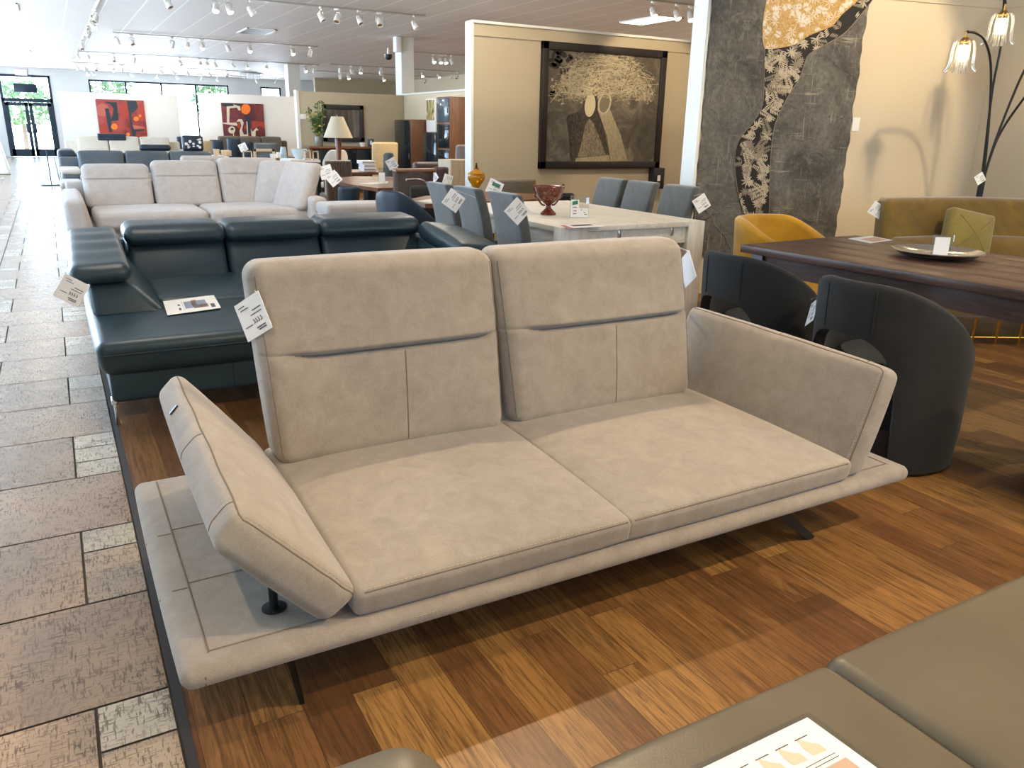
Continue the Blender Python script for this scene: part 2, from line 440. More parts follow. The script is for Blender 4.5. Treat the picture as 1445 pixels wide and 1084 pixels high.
for a, b in ((DX0+fr, mid-.01), (mid+.01, DX1-fr)):
    bm = BM(); s = .13
    box(bm, (a, YF, .01), (a+s, YF+.06, 2.15)); box(bm, (b-s, YF, .01), (b, YF+.06, 2.15)); box(bm, (a, YF, .01), (b, YF+.06, .3)); box(bm, (a, YF, 2.02), (b, YF+.06, 2.15))
    lf = obj('door_leaf', bm, M_['doorframe'], dr)
    obj('pane', S(box, (a+.1, YF+.02, .2), (b-.1, YF+.03, 2.1)), M_['glass'], lf)
    hx = b-.09 if a < mid-.5 else a+.09
    obj('handle', S(box, (hx-.09, YF-.07, .95), (hx+.09, YF-.01, 1.32), .02), M_['doorframe'], lf)
obj('transom_pane', S(box, (DX0+.05, YF+.04, 2.28), (DX1-.05, YF+.05, DZ-.05)), M_['glass'], dr)
p0, p1 = onY(18, 117.5, YF), onY(53, 131, YF)
tag(obj('hanging_sign', S(box, (p0.x, YF-.06, p1.z), (p1.x, YF-.03, p0.z), .01), M_['doorframe']), 'dark blue rectangular sign hung in the glass above the entrance doors', 'sign')
p = onY(29.5, 102, YF-.04)
ex = tag(obj('exit_sign', S(box, (p.x-.22, YF-.06, p.z-.12), (p.x+.22, YF, p.z+.12), .01), M_['white']), 'small white exit sign with red letters over the entrance doors', 'exit sign')
def text(s, size, loc, rot, mat, parent, name='lettering', ext=.002, align='CENTER'):
    c = bpy.data.curves.new(name, 'FONT'); c.body = s; c.size = size; c.extrude = ext; c.align_x = align; c.align_y = 'CENTER'
    o = bpy.data.objects.new(name, c); COL.objects.link(o); me = bpy.data.meshes.new_from_object(o); bpy.data.objects.remove(o); me.materials.clear(); me.materials.append(mat)
    o = bpy.data.objects.new(name, me); COL.objects.link(o); o.location = loc; o.rotation_euler = rot
    if parent: o.parent = parent
    return o
text('EXIT', .22, (p.x, YF-.063, p.z), (PI/2, 0, 0), M_['exitred'], ex)
# side and rear walls; the aisle side has shop windows down to the near end
bm = BM(); LW = [(-4.2, -1.6), (4.8, 8.6), (10, 20.5), (21.4, 30), (30.4, 38)]
prev = YB
for a, b in LW:
    box(bm, (XL-.2, prev, 0), (XL, a, CZ)); box(bm, (XL-.2, a, 0), (XL, b, .3)); box(bm, (XL-.2, a, 3.2), (XL, b, CZ)); prev = b
box(bm, (XL-.2, prev, 0), (XL, YF, CZ))
struct('wall_left', bm, M_['white_wall'])
for k, (a, b) in enumerate(LW):
    bm = BM()
    for i in range(4):
        y = a+(b-a)*i/3; y = min(max(y, a+.04), b-.04); box(bm, (XL-.13, y-.04, .3), (XL-.03, y+.04, 3.2))
    box(bm, (XL-.13, a, .3), (XL-.03, b, .38)); box(bm, (XL-.13, a, 3.12), (XL-.03, b, 3.2))
    o = struct('window_%d' % (k+3), bm, M_['doorframe'])
    obj('pane', S(box, (XL-.09, a+.02, .32), (XL-.08, b-.02, 3.18)), M_['glass'], o)
struct('wall_right', S(box, (XR, YB, 0), (XR+.2, YF, CZ)), M_['cream_wall'])
bm = BM(); BW0, BW1 = 4.5, 8.5
box(bm, (XL, YB-.2, 0), (BW0, YB, CZ)); box(bm, (BW1, YB-.2, 0), (XR, YB, CZ)); box(bm, (BW0, YB-.2, 0), (BW1, YB, 1.0)); box(bm, (BW0, YB-.2, 3.2), (BW1, YB, CZ))
struct('wall_back', bm, M_['cream_wall'])
window('window_8', BW0, BW1, 1.0, 3.2, 3, YB-.16)  # added window behind the camera, lets in fill light for the ceiling
# display partitions
PY = 9.2
pl = onY(666, 35, PY); pz = onY(820, 43.5, PY).z
struct('wall_gallery', S(box, (pl.x, PY, 0), (9.9, PY+.14, pz-.02)), M_['beige_wall'])
struct('trim_1', S(box, (pl.x-.012, PY-.012, 0), (pl.x+.02, PY+.16, pz)), M_['trim'])
struct('trim_2', S(box, (pl.x, PY-.02, pz-.02), (9.9, PY+.16, pz+.01)), M_['trim'])
struct('trim_3', S(box, (pl.x+.02, PY-.014, pz-.16), (9.9, PY-.001, pz-.14)), M_['beige_wall'])
# tapestry wall, slightly turned
TA = math.radians(-11); TD = V((math.cos(TA), math.sin(TA), 0)); TN = V((math.sin(TA), -math.cos(TA), 0))   # along, outward
T0 = onY(979, 258, 5.494); T0.z = 0
def TP(s, d, z): return T0+TD*s+TN*d+V((0, 0, z))
TL = 3.13; tz = 2.66
def slab(bm, P, s0, s1, d0, d1, z0, z1):
    prism(bm, [P(s0, d0, z0), P(s1, d0, z0), P(s1, d1, z0), P(s0, d1, z0)], (0, 0, z1-z0))
struct('wall_tapestry', S(slab, TP, 0, TL, -.2, 0, 0, tz), M_['cream_wall'])
struct('trim_4', S(slab, TP, -.015, .012, -.215, .01, 0, tz), M_['trim'])
struct('trim_5', S(slab, TP, 0, TL, 0, .015, tz-.07, tz), M_['cream_wall'])
cr = TP(TL, 0, 0)
struct('wall_corner', S(box, (cr.x, -2.5, 0), (cr.x+.2, cr.y+.2, tz)), M_['cream_wall'])
struct('trim_6', S(box, (cr.x-.015, -2.5, tz-.07), (cr.x, cr.y, tz)), M_['cream_wall'])
# white partitions carrying the red paintings, beige partition behind the sideboard, cabinet wall
WY1, WY2 = 26.5, 25.0
a, b = onY(81, 129, WY1), onY(250, 134, WY1); WPZ = 2.22
struct('wall_white', S(box, (a.x, WY1, 0), (b.x, WY1+.15, WPZ), .01), M_['white_wall'])
a, b = onY(280, 130, WY2), onY(402, 137, WY2)
struct('wall_white_second', S(box, (a.x, WY2, 0), (b.x+.5, WY2+.15, 2.26), .01), M_['white_wall'])
BY = 19.0
a, b = onY(419, 128, BY), onY(570, 134, BY); BX1 = b.x
struct('wall_beige', S(box, (a.x, BY, 0), (b.x, BY+.15, 2.18), .01), M_['beige_wall'])
struct('trim_7', S(box, (a.x-.03, BY-.02, 0), (a.x+.03, BY+.17, 2.20)), M_['trim'])
struct('wall_cabinet', S(box, (b.x, 13, 0), (b.x+.15, BY+.15, 2.18), .01), M_['cream_wall'])
struct('trim_8', S(box, (b.x-.02, 13, 2.18), (b.x+.17, BY+.15, 2.215)), M_['trim'])
struct('wall_far', S(box, (onY(444, 115, 37).x, 37, 0), (XR, 37.2, CZ)), M_['beige_wall'])
struct('column_1', S(box, (7.66, 29.9, 0), (8.08, 30.4, CZ)), M_['trim'])
struct('column_2', S(box, (7.66, 19.2, 0), (7.98, 19.6, CZ)), M_['trim'])
# outside
def tree(x, y, h, w, label):
    t = thing('tree', label, 'tree', (x, y, -.1), 0, 'trees outside the shop windows')
    obj('trunk', S(tube, [(0, 0, 0), (.05, 0, h*.4), (0, .05, h*.7)], [.12, .1, .05], 8), M_['bark'], t)
    bm = BM()
    for i in range(500):
        d = V((rnd.gauss(0, 1), rnd.gauss(0, 1), rnd.gauss(0, 1))).normalized()*rnd.uniform(.3, 1)**.5
        c = V((d.x*w, d.y*w, h*.68+d.z*h*.33)); u = V((rnd.gauss(0, 1), rnd.gauss(0, 1), rnd.gauss(0, 1))).normalized(); v = u.orthogonal().normalized()
        s = rnd.uniform(.12, .25); flat(bm, [c-u*s, c+v*s*.5, c+u*s, c-v*s*.5])
    obj('foliage', bm, M_['foliage'], t, smooth=False)
tree(2.8, 47, 4.6, 1.3, 'leafy green tree outside the window above the first white partition')
tree(7.9, 46, 4.2, 1.1, 'leafy green tree seen through the gap between the white partitions')
tree(-1.1, 52, 3.6, 1.8, 'pale leafy tree outside the glass entrance doors')
# ------------------------------------------------------------------ price cards
def price_tag(c, n, size, roll, label, hang=None, logo=None, group='white price cards', up=(0, 0, 1)):
    """thin white card with grey handwriting, hung by a string"""
    c, n = V(c), V(n).normalized(); u = V(up).cross(n).normalized(); v = n.cross(u)
    ca, sa = math.cos(roll), math.sin(roll); u, v = u*ca+v*sa, v*ca-u*sa; h = size/2
    bm = BM(); prism(bm, [c-u*h-v*h, c+u*h-v*h, c+u*h+v*h, c-u*h+v*h], n*-.0015)
    o = tag(obj('price_card', bm, M_['paper'], smooth=False), label, 'price card', group)
    bm = BM(); e = n*.0012
    def st(x0, y0, x1, y1, w):
        a, b = c+u*x0*h+v*y0*h+e, c+u*x1*h+v*y1*h+e; d = (b-a).normalized().cross(n)*w*h*.5; flat(bm, [a-d, b-d, b+d, a+d])
    for y, x0, x1, w in ((.72, -.8, -.3, .05), (.55, -.7, -.1, .05), (.3, .1, .8, .06), (.1, -.1, .75, .05), (-.35, -.75, -.2, .05), (-.62, .0, .7, .07), (-.74, .1, .7, .07)): st(x0, y, x1, y, w)
    for x in (-.05, .12, .3, .5): st(x, -.12, x+.1, -.3, .06); st(x+.1, -.3, x, -.36, .06)
    obj('handwriting', bm, M_['ink'], o, smooth=False)
    if logo: obj('printed_mark', S(flat, [c+u*h*a+v*h*b+e for a, b in ((-.5, .15), (.6, .2), (.62, .7), (-.48, .65))]), M_['green'], o, smooth=False)
    if hang is not None:
        t = c+v*h*.95+u*h*.9; obj('string', S(tube, [t, (t+V(hang))/2+V((0, 0, .004)), hang], .0012, 5), M_['paper'], o)
    return o

# ------------------------------------------------------------------ the greige sofa
sofa = thing('sofa', 'pale greige suede two seater sofa with outward folding arms on thin black legs', 'sofa', (1.35, 2.15, 0))
P = dict(parent=sofa, world=True)
def softobj(name, par, mat='greige', **k):
    bm = BM(); f = soft(bm, **k); o = obj(name, bm, M_[mat], par, world=True); return o, f
def seam(name, pts, r, par, mat='greige_seam'): return obj(name, S(tube, pts, r, 6), M_[mat], par, world=True)
def fline(f, u0, u1, n=24): return [f([u0[a]+(u1[a]-u0[a])*i/n for a in range(3)]) for i in range(n+1)]
def stitches(par, f, u0, u1, step, off, mat='stitch'):
    p = fline(f, u0, u1, 200); bm = BM(); L = sum((b-a).length for a, b in zip(p, p[1:])); n = int(L/step)
    for i in range(n):
        k = min(int(200*(i+.2)/n), 198); a, b = p[k], p[min(int(200*(i+.8)/n)+0, 200)]
        if (b-a).length > 1e-5: cyl(bm, a+V(off), b+V(off), .0013, n=5)
    return obj('stitching', bm, M_[mat], par, world=True)
ZP = .258
pf, pfm = softobj('platform', sofa, box6=((.095, 1.60, .200), (2.605, 2.72, ZP)), r=.029, puff=(.006, .006, .003), n=(24, 12, 2), arc=6)
zt = ZP+.0015
e0, e1 = .027, .973
seam('seam', [pfm((.5/25, 0, .15))]+[pfm((.02, 0, .6))]+fline(pfm, (.027, .055, 1), (.027, .99, 1)), .0028, pf)
seam('seam', fline(pfm, (.027, .055, 1), (.973, .055, 1), 40), .0025, pf)
seam('seam', [pfm((.98, 0, .6))]+fline(pfm, (.973, .055, 1), (.973, .99, 1)), .0028, pf)
for y in (.34, .63): seam('seam', fline(pfm, (.027, y, 1), (.17, y+.004, 1)), .0022, pf); seam('seam', [pfm((.027, y-.02, 1)), pfm((.012, y-.02, 1)), pfm((0, y-.02, .7)), pfm((0, y-.02, .3))], .002, pf)
for y in (.34, .63): seam('seam', fline(pfm, (.973, y, 1), (.85, y+.004, 1)), .0022, pf)
# embossed maker's mark on the front edge of the platform
bm = BM()
for i in range(11):
    if i in (3,): continue
    x = .600+i*.011; p = pfm(((x-.095)/2.51, 0, .55)); box(bm, (x, p.y-.0012, .226), (x+.006, p.y+.002, .237), 0)
obj('embossed_mark', bm, M_['greige'], pf, world=True, smooth=False)
SX = 1.33
for a, b, sk in ((.495, SX+.014, .02), (SX-.014, 2.285, .02)):
    def df(u, p):
        if u[2] > .5: p.z += .016*bump(u[0])**.35*math.sin(PI*min(u[1]*1.05, 1))**.7
        p.x += .03*(u[1]-.3) if p.x < 1.6 and p.x > 1.0 else 0
        return p
    z0 = ZP+.002
    hx = [(a, 1.622, z0), (b, 1.622, z0), (a, 2.60, z0), (b, 2.60, z0), (a, 1.608, .338), (b, 1.608, .338), (a, 2.60, .352), (b, 2.60, .352)]
    sc_, fm = softobj('seat_cushion', sofa, hexa=hx, r=.024, puff=(0, .006, .024), n=(18, 18, 3), deform=df, pw=.45, arc=5)
    seam('seam', fline(fm, (.03, 0, .97), (.97, 0, .97)), .0022, sc_)
    stitches(sc_, fm, (.03, .008, 1), (.97, .008, 1), .0115, (0, -.0002, .0006))
seam('seam', [fm((.008, 0, t)) for t in (.1, .4, .7)]+[fm((.012, t, 1)) for t in (.0, .02, .1, .2, .4, .6, .75)], .002, sc_)
WC = .545
def back_cushion(a, b):
    def df(u, p):
        x, y, w = u
        if y < .5:
            m = bump(x)**.35; c = max(0, min(1, (x-.07)/.14)); c *= max(0, min(1, (.985-x)/.10)); c = c*c*(3-2*c)
            wc = WC+.014*(1-c)
            g = math.exp(-((w-wc)/.011)**2)
            d = -.034*g*(.12+.88*c)
            if w > wc: d += (.030*c+.003)*math.exp(-(w-wc)/.11)*(1-math.exp(-((w-wc)/.012)))
            else: d += (.010*m)*math.exp(-(wc-w)/.16)*(1-math.exp(-((wc-w)/.014)))
            d += .016*m*bump(w)+.003*math.sin(w*46+3*x)*(math.exp(-x/.02)+math.exp(-(1-x)/.02))
            p += V((0, -1, .27)).normalized()*d*(1-2*y)
        return p
    hx = [(a+.012, 2.375, .345), (b-.012, 2.375, .345), (a+.012, 2.56, .345), (b-.012, 2.56, .345), (a-.008, 2.535, .988), (b+.008, 2.535, .988), (a-.008, 2.70, .988), (b+.008, 2.70, .988)]
    bc, fm = softobj('back_cushion', sofa, hexa=hx, r=.055, puff=(.006, .012, .004), n=(34, 4, 50), deform=df, ins={2: [WC+.003*k for k in range(-9, 12) if k]})
    seam('seam', fline(fm, (.53, 0, .06), (.545, 0, WC-.02)), .0022, bc)
    for u in (.006, .994): seam('seam', fline(fm, (u, 0, .05), (u, 0, .95), 60), .0018, bc)
    return bc
for a, b in ((.495, 1.347), (1.358, 2.245)): back_cushion(a, b)
def arm(corn, y0, y1, lift, skew=0):
    """corn: front outline bottom-outer, bottom-inner, top-outer, top-inner as (x, z)"""
    (bo, bi, to, ti) = corn
    hx = []
    for i in range(8):
        c = {(0, 0): bo, (1, 0): bi, (0, 1): to, (1, 1): ti}[(i & 1, i >> 2 & 1)]
        hx.append((c[0], (y1 if i & 2 else y0), c[1]+(lift if i & 2 and i & 4 else 0)))
    def df(u, p):
        s = 1 if bo[0] < 1 else -1
        k = bump(u[0])*0+max(0, u[0]-.5)*2
        p += V((.5*s, 0, .5))*k*(.0035*math.sin(31*u[2]+9*u[1])*math.exp(-u[2]/.25)+.003*math.sin(24*u[1]+5*u[2])*math.exp(-(1-u[2])/.12))
        return p
    o, fm = softobj('armrest', sofa, hexa=hx, r=.032, puff=(.020, .012, .008), n=(4, 28, 20), deform=df, pw=.6, arc=5)
    seam('seam', fline(fm, (.97, 0, .02), (.97, 0, .97), 30)+fline(fm, (.97, .02, 1), (.97, .97, 1), 30), .0022, o)
    stitches(o, fm, (1, .012, .04), (1, .012, .96), .0115, (0, 0, .0008))
    for y in (.08, .48): seam('seam', fline(fm, (.95, y, 1), (.03, y, 1), 10), .0018, o)
    return o, fm
al, alm = arm(((.425, .262), (.515, .322), (.186, .530), (.257, .603)), 1.622, 2.63, .05)
ar, arm_m = arm(((2.372, .262), (2.262, .262), (2.497, .620), (2.395, .658)), 1.632, 2.63, .022)
q0, q1 = alm((.62, .74, 1)), alm((.3, .74, 1)); obj('pull_loop', S(prism, [q0+V((0, -.006, .001)), q0+V((0, .006, .001)), q1+V((0, .006, .001)), q1+V((0, -.006, .001))], (-.003, 0, .004)), M_['blackplastic'], al, world=True)
post = obj('support_post', S(cyl, (.335, 1.765, .255), (.335, 1.765, .42), .011), M_['black'], **P)
obj('disc', S(lathe, [(0, .257), (.030, .257), (.030, .262), (.012, .265), (0, .265)], (.335, 1.765, 0), 24), M_['black'], post, world=True)
post = obj('support_post', S(cyl, (2.40, 1.83, .255), (2.40, 1.83, .36), .011), M_['black'], **P)
def leg(top, foot, w, t):
    top, foot = V(top), V(foot); bm = BM()
    w = V(w); prism(bm, [top-w*1.3, top+w*1.3, foot+w*.8, foot-w*.8], t); return bm
obj('leg', leg((.335, 1.69, .2), (.370, 1.72, 0), (.004, .022, 0), (.012, 0, 0)), M_['black'], **P)
obj('leg', leg((2.00, 1.70, .2), (2.245, 1.705, 0), (.019, 0, .006), (0, .012, 0)), M_['black'], **P)
obj('leg', leg((.70, 2.55, .2), (.42, 2.56, 0), (.03, 0, .008), (0, .012, 0)), M_['black'], **P)
obj('leg', leg((2.00, 2.55, .2), (2.245, 2.56, 0), (.03, 0, .008), (0, .012, 0)), M_['black'], **P)
obj('frame_rail', S(box, (.235, 1.66, .176), (.32, 1.675, .196)), M_['black'], **P)
obj('frame_rail', S(box, (.6, 1.80, .170), (2.1, 1.86, .196)), M_['black'], **P)
c = onY(357, 447, 2.52)
price_tag(c, (-.85, -.5, .1), .125, PI/4-.25, 'white price card hanging from the upper corner of the greige sofa beside the teal sofa', hang=(.495, 2.58, .9))
c = onY(970, 380, 2.62)
price_tag(c, (.95, -.25, .1), .125, PI/4+.2, 'white price card half hidden behind the far back cushion of the greige sofa', hang=(2.25, 2.62, .95))

# ------------------------------------------------------------------ teal sectional
ts = thing('sectional_sofa', 'dark teal leather sectional sofa with chaise, adjustable headrests and chrome feet', 'sofa', (1.2, 4.8, 0))
P = dict(parent=ts, world=True)
bm = BM(); soft(bm, ((.10, 4.0, .13), (1.14, 5.62, .31)), r=.025, n=4); soft(bm, ((1.14, 4.35, .13), (2.24, 5.62, .31)), r=.025, n=4)
bs = obj('base', bm, M_['teal'], **P)
seam('seam', [(.66, 3.997, .135), (.66, 3.997, .3)], .002, bs, 'teal_seam')
ch = obj('chaise_cushion', S(soft, hexa=[(.075, 3.965, .27), (1.15, 3.965, .27), (.075, 5.45, .30), (1.15, 5.45, .30), (.055, 3.92, .445), (1.15, 3.92, .445), (.055, 5.45, .44), (1.15, 5.45, .44)], r=.05, puff=(.01, .012, .012), n=8), M_['teal'], **P)
seam('seam', [(.085, 3.922, .385), (.6, 3.912, .388), (1.14, 3.922, .385)], .0025, ch, 'teal_seam')
seam('seam', [(.385, 3.918, .36), (.385, 3.94, .425), (.387, 4.3, .449), (.40, 4.9, .45)], .0022, ch, 'teal_seam')
obj('seat_pad', S(soft, ((.40, 4.72, .40), (1.145, 5.46, .485)), r=.04, puff=(0, .05, .02), n=8), M_['teal'], **P)
obj('seat_cushion', S(soft, ((1.16, 4.28, .29), (2.22, 5.45, .455)), r=.05, puff=(0, .01, .02), n=8), M_['teal'], **P)
for a, b in ((.33, .905), (.915, 1.525), (1.535, 2.25)):
    bk = obj('back_cushion', S(soft, hexa=[(a, 5.26, .44), (b, 5.26, .44), (a, 5.6, .44), (b, 5.6, .44), (a, 5.42, .73), (b, 5.42, .73), (a, 5.7, .73), (b, 5.7, .73)], r=.04, puff=(0, .02, 0), n=8), M_['teal'], **P)
    obj('headrest', S(soft, hexa=[(a-.01, 5.33, .685), (b+.01, 5.33, .685), (a-.01, 5.66, .70), (b+.01, 5.66, .70), (a-.01, 5.36, .80), (b+.01, 5.36, .80), (a-.01, 5.68, .815), (b+.01, 5.68, .815)], r=.055, puff=(0, .01, .008), n=8), M_['teal'], **P)
obj('back_panel', S(soft, ((.14, 5.58, .14), (2.25, 5.76, .70)), r=.03, n=4), M_['teal'], **P)
def folds(u, p):
    if u[2] > .5: p.z += .006*math.sin(u[1]*26+2*math.sin(u[0]*3))*bump(u[1])*(.4+.6*bump(u[0]))
    return p
al = obj('armrest', S(soft, hexa=[(.085, 4.52, .43), (.44, 4.52, .43), (.085, 5.5, .43), (.44, 5.5, .43), (.075, 4.60, .60), (.27, 4.60, .605), (.075, 5.5, .68), (.30, 5.5, .68)], r=.04, puff=(.01, .01, 0), n=8), M_['teal'], **P)
obj('arm_pillow', S(soft, hexa=[(.0, 4.55, .605), (.285, 4.55, .605), (.02, 5.5, .69), (.29, 5.5, .69), (.0, 4.56, .70), (.285, 4.56, .705), (.02, 5.5, .795), (.29, 5.5, .80)], r=.046, puff=(.004, .008, .012), n=(6, 26, 3), deform=folds), M_['teal'], al, world=True)
ar = obj('armrest', S(soft, hexa=[(2.2, 4.50, .30), (2.5, 4.50, .30), (2.2, 5.5, .30), (2.5, 5.5, .30), (2.24, 4.66, .60), (2.52, 4.66, .58), (2.24, 5.5, .68), (2.52, 5.5, .66)], r=.04, puff=(.01, .01, 0), n=6), M_['teal'], **P)
obj('arm_pillow', S(soft, hexa=[(2.21, 4.60, .585), (2.58, 4.60, .555), (2.22, 5.36, .66), (2.56, 5.36, .63), (2.22, 4.62, .70), (2.58, 4.62, .655), (2.24, 5.36, .78), (2.56, 5.36, .735)], r=.05, puff=(.004, .012, .02), n=8), M_['teal'], ar, world=True)
for x, y in ((.115, 4.07), (1.1, 4.06), (.13, 5.6), (2.3, 5.6), (2.3, 4.6)):
    bm = BM(); box(bm, (x-.012, y-.012, 0), (x+.012, y+.012, .12), .003); box(bm, (x-.02, y-.02, .11), (x+.06, y+.05, .135), .003)
    obj('leg', bm, M_['chrome'], **P)
price_tag(onY(101, 410, 4.5), (-.2, -1, .25), .125, -.55, 'white price card hanging over the tiles from the arm of the teal sofa', hang=(.08, 4.6, .60))
def leaflet(q, z, label, name='leaflet', group=None, pics=()):
    """sheet lying flat; q: origin corner, edge vectors"""
    o, e1, e2 = [V(x) for x in q]; bm = BM(); prism(bm, [o, o+e1, o+e1+e2, o+e2], (0, 0, .002))
    s = tag(obj(name, bm, M_['paper'], smooth=False), label, 'leaflet', group)
    for nm, mat, polys in pics:
        bm = BM()
        for pl_ in polys: flat(bm, [o+e1*a+e2*b+V((0, 0, .0024)) for a, b in pl_])
        obj(nm, bm, mat, s, smooth=False)
    return s
def rc(a, b, c, d): return [(a, b), (c, b), (c, d), (a, d)]
pinkish = plain('printed pink brown', '#a98a80', .5); greyish = plain('printed blue grey', '#8b95a8', .5)
leaflet([(.415, 4.35, .459), (.275, .055, .004), (.015, .31, .012)], 0, 'white product leaflet with a room picture lying on the teal leather chaise', pics=[
    ('printed_picture', greyish, [rc(.36, .25, .78, .75)]), ('printed_picture', pinkish, [rc(.52, .2, .8, .45), rc(.5, .4, .6, .8)]), ('printed_text', M_['ink'], [rc(.84, .12, .92, .38), rc(.24, .2, .28, .36), rc(.24, .5, .28, .62), rc(.33, .15, .335, .8)])])

# ------------------------------------------------------------------ taupe leather sofa in front
tp = thing('sofa', 'taupe leather sofa with smooth seat cushions carrying a laminated product sheet', 'sofa', (1.1, .3, 0))
P = dict(parent=tp, world=True)
obj('base', S(soft, ((.38, -.35, .08), (2.5, .76, .29)), r=.03, n=4), M_['taupe'], **P)
obj('seat_cushion', S(soft, ((.40, -.25, .27), (1.205, .842, .420)), r=.03, puff=(.002, .006, .012), n=10), M_['taupe'], **P)
obj('seat_cushion', S(soft, ((1.192, -.25, .27), (2.05, .846, .428)), r=.036, puff=(.002, .006, .024), n=10), M_['taupe'], **P)
obj('seat_cushion', S(soft, ((2.054, -.25, .27), (2.6, .845, .428)), r=.05, puff=(.004, .006, .018), n=8), M_['taupe'], **P)
obj('armrest', S(soft, ((.10, -.4, .06), (.37, .878, .60)), r=.08, puff=(.004, .01, .006), n=6, arc=6), M_['taupe'], **P)
obj('backrest', S(soft, ((.36, -.55, .1), (2.6, -.22, .80)), r=.08, puff=(0, .02, .01), n=6), M_['taupe'], **P)
for x, y in ((.2, .75), (2.5, .7), (.2, -.3), (2.5, -.3)): obj('leg', S(cyl, (x, y, 0), (x, y, .1), .02), M_['black'], **P)
cream_ink = plain('printed cream', '#d3c4ab', .5); dark_ink = plain('printed charcoal', '#3a3640', .5); tan_ink = plain('printed warm brown', '#c2a48c', .5)
lam = leaflet([(1.018, .728, .4375), (-.30, 0, -.002), (0.012, -.21, 0)], 0, 'laminated white product sheet with small sofa pictures lying on the taupe leather seat', pics=[
    ('printed_picture', cream_ink, [[(a, b+.20), (a+.10, b+.19), (a+.105, b+.1), (a+.08, b), (a+.03, b+.09), (a+.0, b+.12)] for a, b in ((.12, .13), (.27, .13), (.42, .13), (.57, .13))]),
    ('printed_text', M_['ink'], [rc(a, .135, a+.10, .145) for a in (.12, .27, .42, .57)]+[rc(.1, .375, .7, .382), rc(.1, .41, .62, .417)]),
    ('printed_picture', tan_ink, [rc(.08, .45, .62, .95)]), ('printed_picture', dark_ink, [[(.28, .5), (.45, .52), (.5, .75), (.3, .8)], [(.15, .58), (.2, .56), (.22, .64), (.17, .66)]])])
obj('laminate', S(box, (.706, .506, .4362), (1.036, .739, .4374), .0003), M_['acrylic'], lam, smooth=False)

# ------------------------------------------------------------------ barrel chairs
def barrel(t, R, th, hfun, bfun, ang, mat, taper=.06, n=72, name='backrest'):
    """curved shell around local z; opening faces +x; angle 0 is the back (-x)"""
    rings = []; Hm = hfun(0)
    for i in range(n+1):
        a = -ang+2*ang*i/n; h, b = hfun(a), bfun(a); d = V((-math.cos(a), math.sin(a), 0)); ring = []
        K = 8
        def rad(z): return R*(1-taper*(1-z/Hm))
        for k in range(K+1):
            z = b+(h-th*.5-b)*k/K; ring.append(d*rad(z)+V((0, 0, z)))
        for k in range(1, 7):
            q = PI*k/6; ring.append(d*(rad(h)-th/2+th/2*math.cos(q))+V((0, 0, h-th*.5+th*.5*math.sin(q))))
        for k in range(K, -1, -1):
            z = b+(h-th*.5-b)*k/K; ring.append(d*(rad(z)-th)+V((0, 0, z)))
        rings.append(ring)
    return obj(name, S(loft, rings, True, True), mat, t, sharp=50)
def sstep(a, b, x): t = max(0, min(1, (x-a)/(b-a))); return t*t*(3-2*t)
def black_chair(loc, rz, label):
    t = thing('armchair', label, 'armchair', loc, rz, 'charcoal velvet barrel chairs at the dark dining table')
    hf = lambda a: .83-.37*(max(0, abs(a)-.3)/1.85)**2
    def bf(a):
        x = abs(a-.06)/.86
        return .60*max(0, 1-x**3.4)**.36 if x < 1 else .015
    b = barrel(t, .345, .05, hf, bf, 2.25, M_['charcoal'])
    for s in (-1, 1):
        q = [(-math.cos(s*.36)*.347*(1-.06*(1-z/.83)), math.sin(s*.36)*.347*(1-.06*(1-z/.83)), z) for z in (.61, .68, .74, .80)]
        obj('seam', S(tube, q, .002, 5), M_['charcoal'], b)
    obj('seat', S(lathe, [(0, .10), (.288, .10), (.292, .15), (.292, .42), (.26, .465), (.15, .478), (0, .48)], (.085, 0, 0), n=48), M_['charcoal'], t)
    obj('base', S(lathe, [(0, 0), (.26, 0), (.26, .03), (.288, .05), (.29, .2), (0, .2)], n=48), M_['blackplastic'], t)
    return t
A1 = black_chair((3.212, 2.178, 0), 0, 'charcoal velvet barrel chair directly behind the arm of the greige sofa')
A2 = dup(A1, (3.25, 2.98, 0), 0, 'charcoal velvet barrel chair between the white dining table and the other barrel chair')
A3 = dup(A1, (3.60, 1.31, 0), .7, 'charcoal velvet barrel chair whose edge just shows above the taupe sofa')
price_tag(onY(1146, 440, 2.56), (-.6, .5, .2), .12, .5, 'white price card seen edge on between the two charcoal barrel chairs', hang=(2.93, 2.42, .7))
# ------------------------------------------------------------------ dark dining table with tray
tb = thing('dining_table', 'dark brown planked wooden dining table carrying a silver tray', 'table', (3.648, 3.596, 0), math.radians(3.3))
TW, TL_ = 1.15, 1.95
bm = BM(); k = 5
for i in range(k):
    a, b = TW*i/k, TW*(i+1)/k; box(bm, (a+.0015, -TL_, .715), (b-.0015, 0, .762), .005)
obj('tabletop', bm, M_['darkwood'], tb)
bm = BM(); box(bm, (.07, -TL_+.07, .60), (.10, -.07, .716)); box(bm, (TW-.1, -TL_+.07, .60), (TW-.07, -.07, .716)); box(bm, (.07, -.10, .60), (TW-.07, -.07, .716)); box(bm, (.07, -TL_+.07, .60), (TW-.07, -TL_+.10, .716))
obj('apron', bm, M_['darkwood'], tb)
for x in (.05, TW-.14):
    for y in (-.14, -TL_+.05): obj('leg', S(box, (x, y, 0), (x+.09, y+.09, .716), .006), M_['darkwood'], tb)
ty = tag(obj('tray', S(lathe, [(0, .764), (.13, .764), (.2, .778), (.245, .802), (.24, .806), (.19, .785), (.12, .772), (0, .772)], (4.34, 2.76, 0), 48), M_['chrome']), 'round polished silver tray on the dark dining table', 'tray')
c = onZ(1327, 362, .775)
st_ = thing('sign_holder', 'small acrylic sign holder with a white card standing in the silver tray', 'sign holder', (c.x, c.y, .773), math.radians(-38))
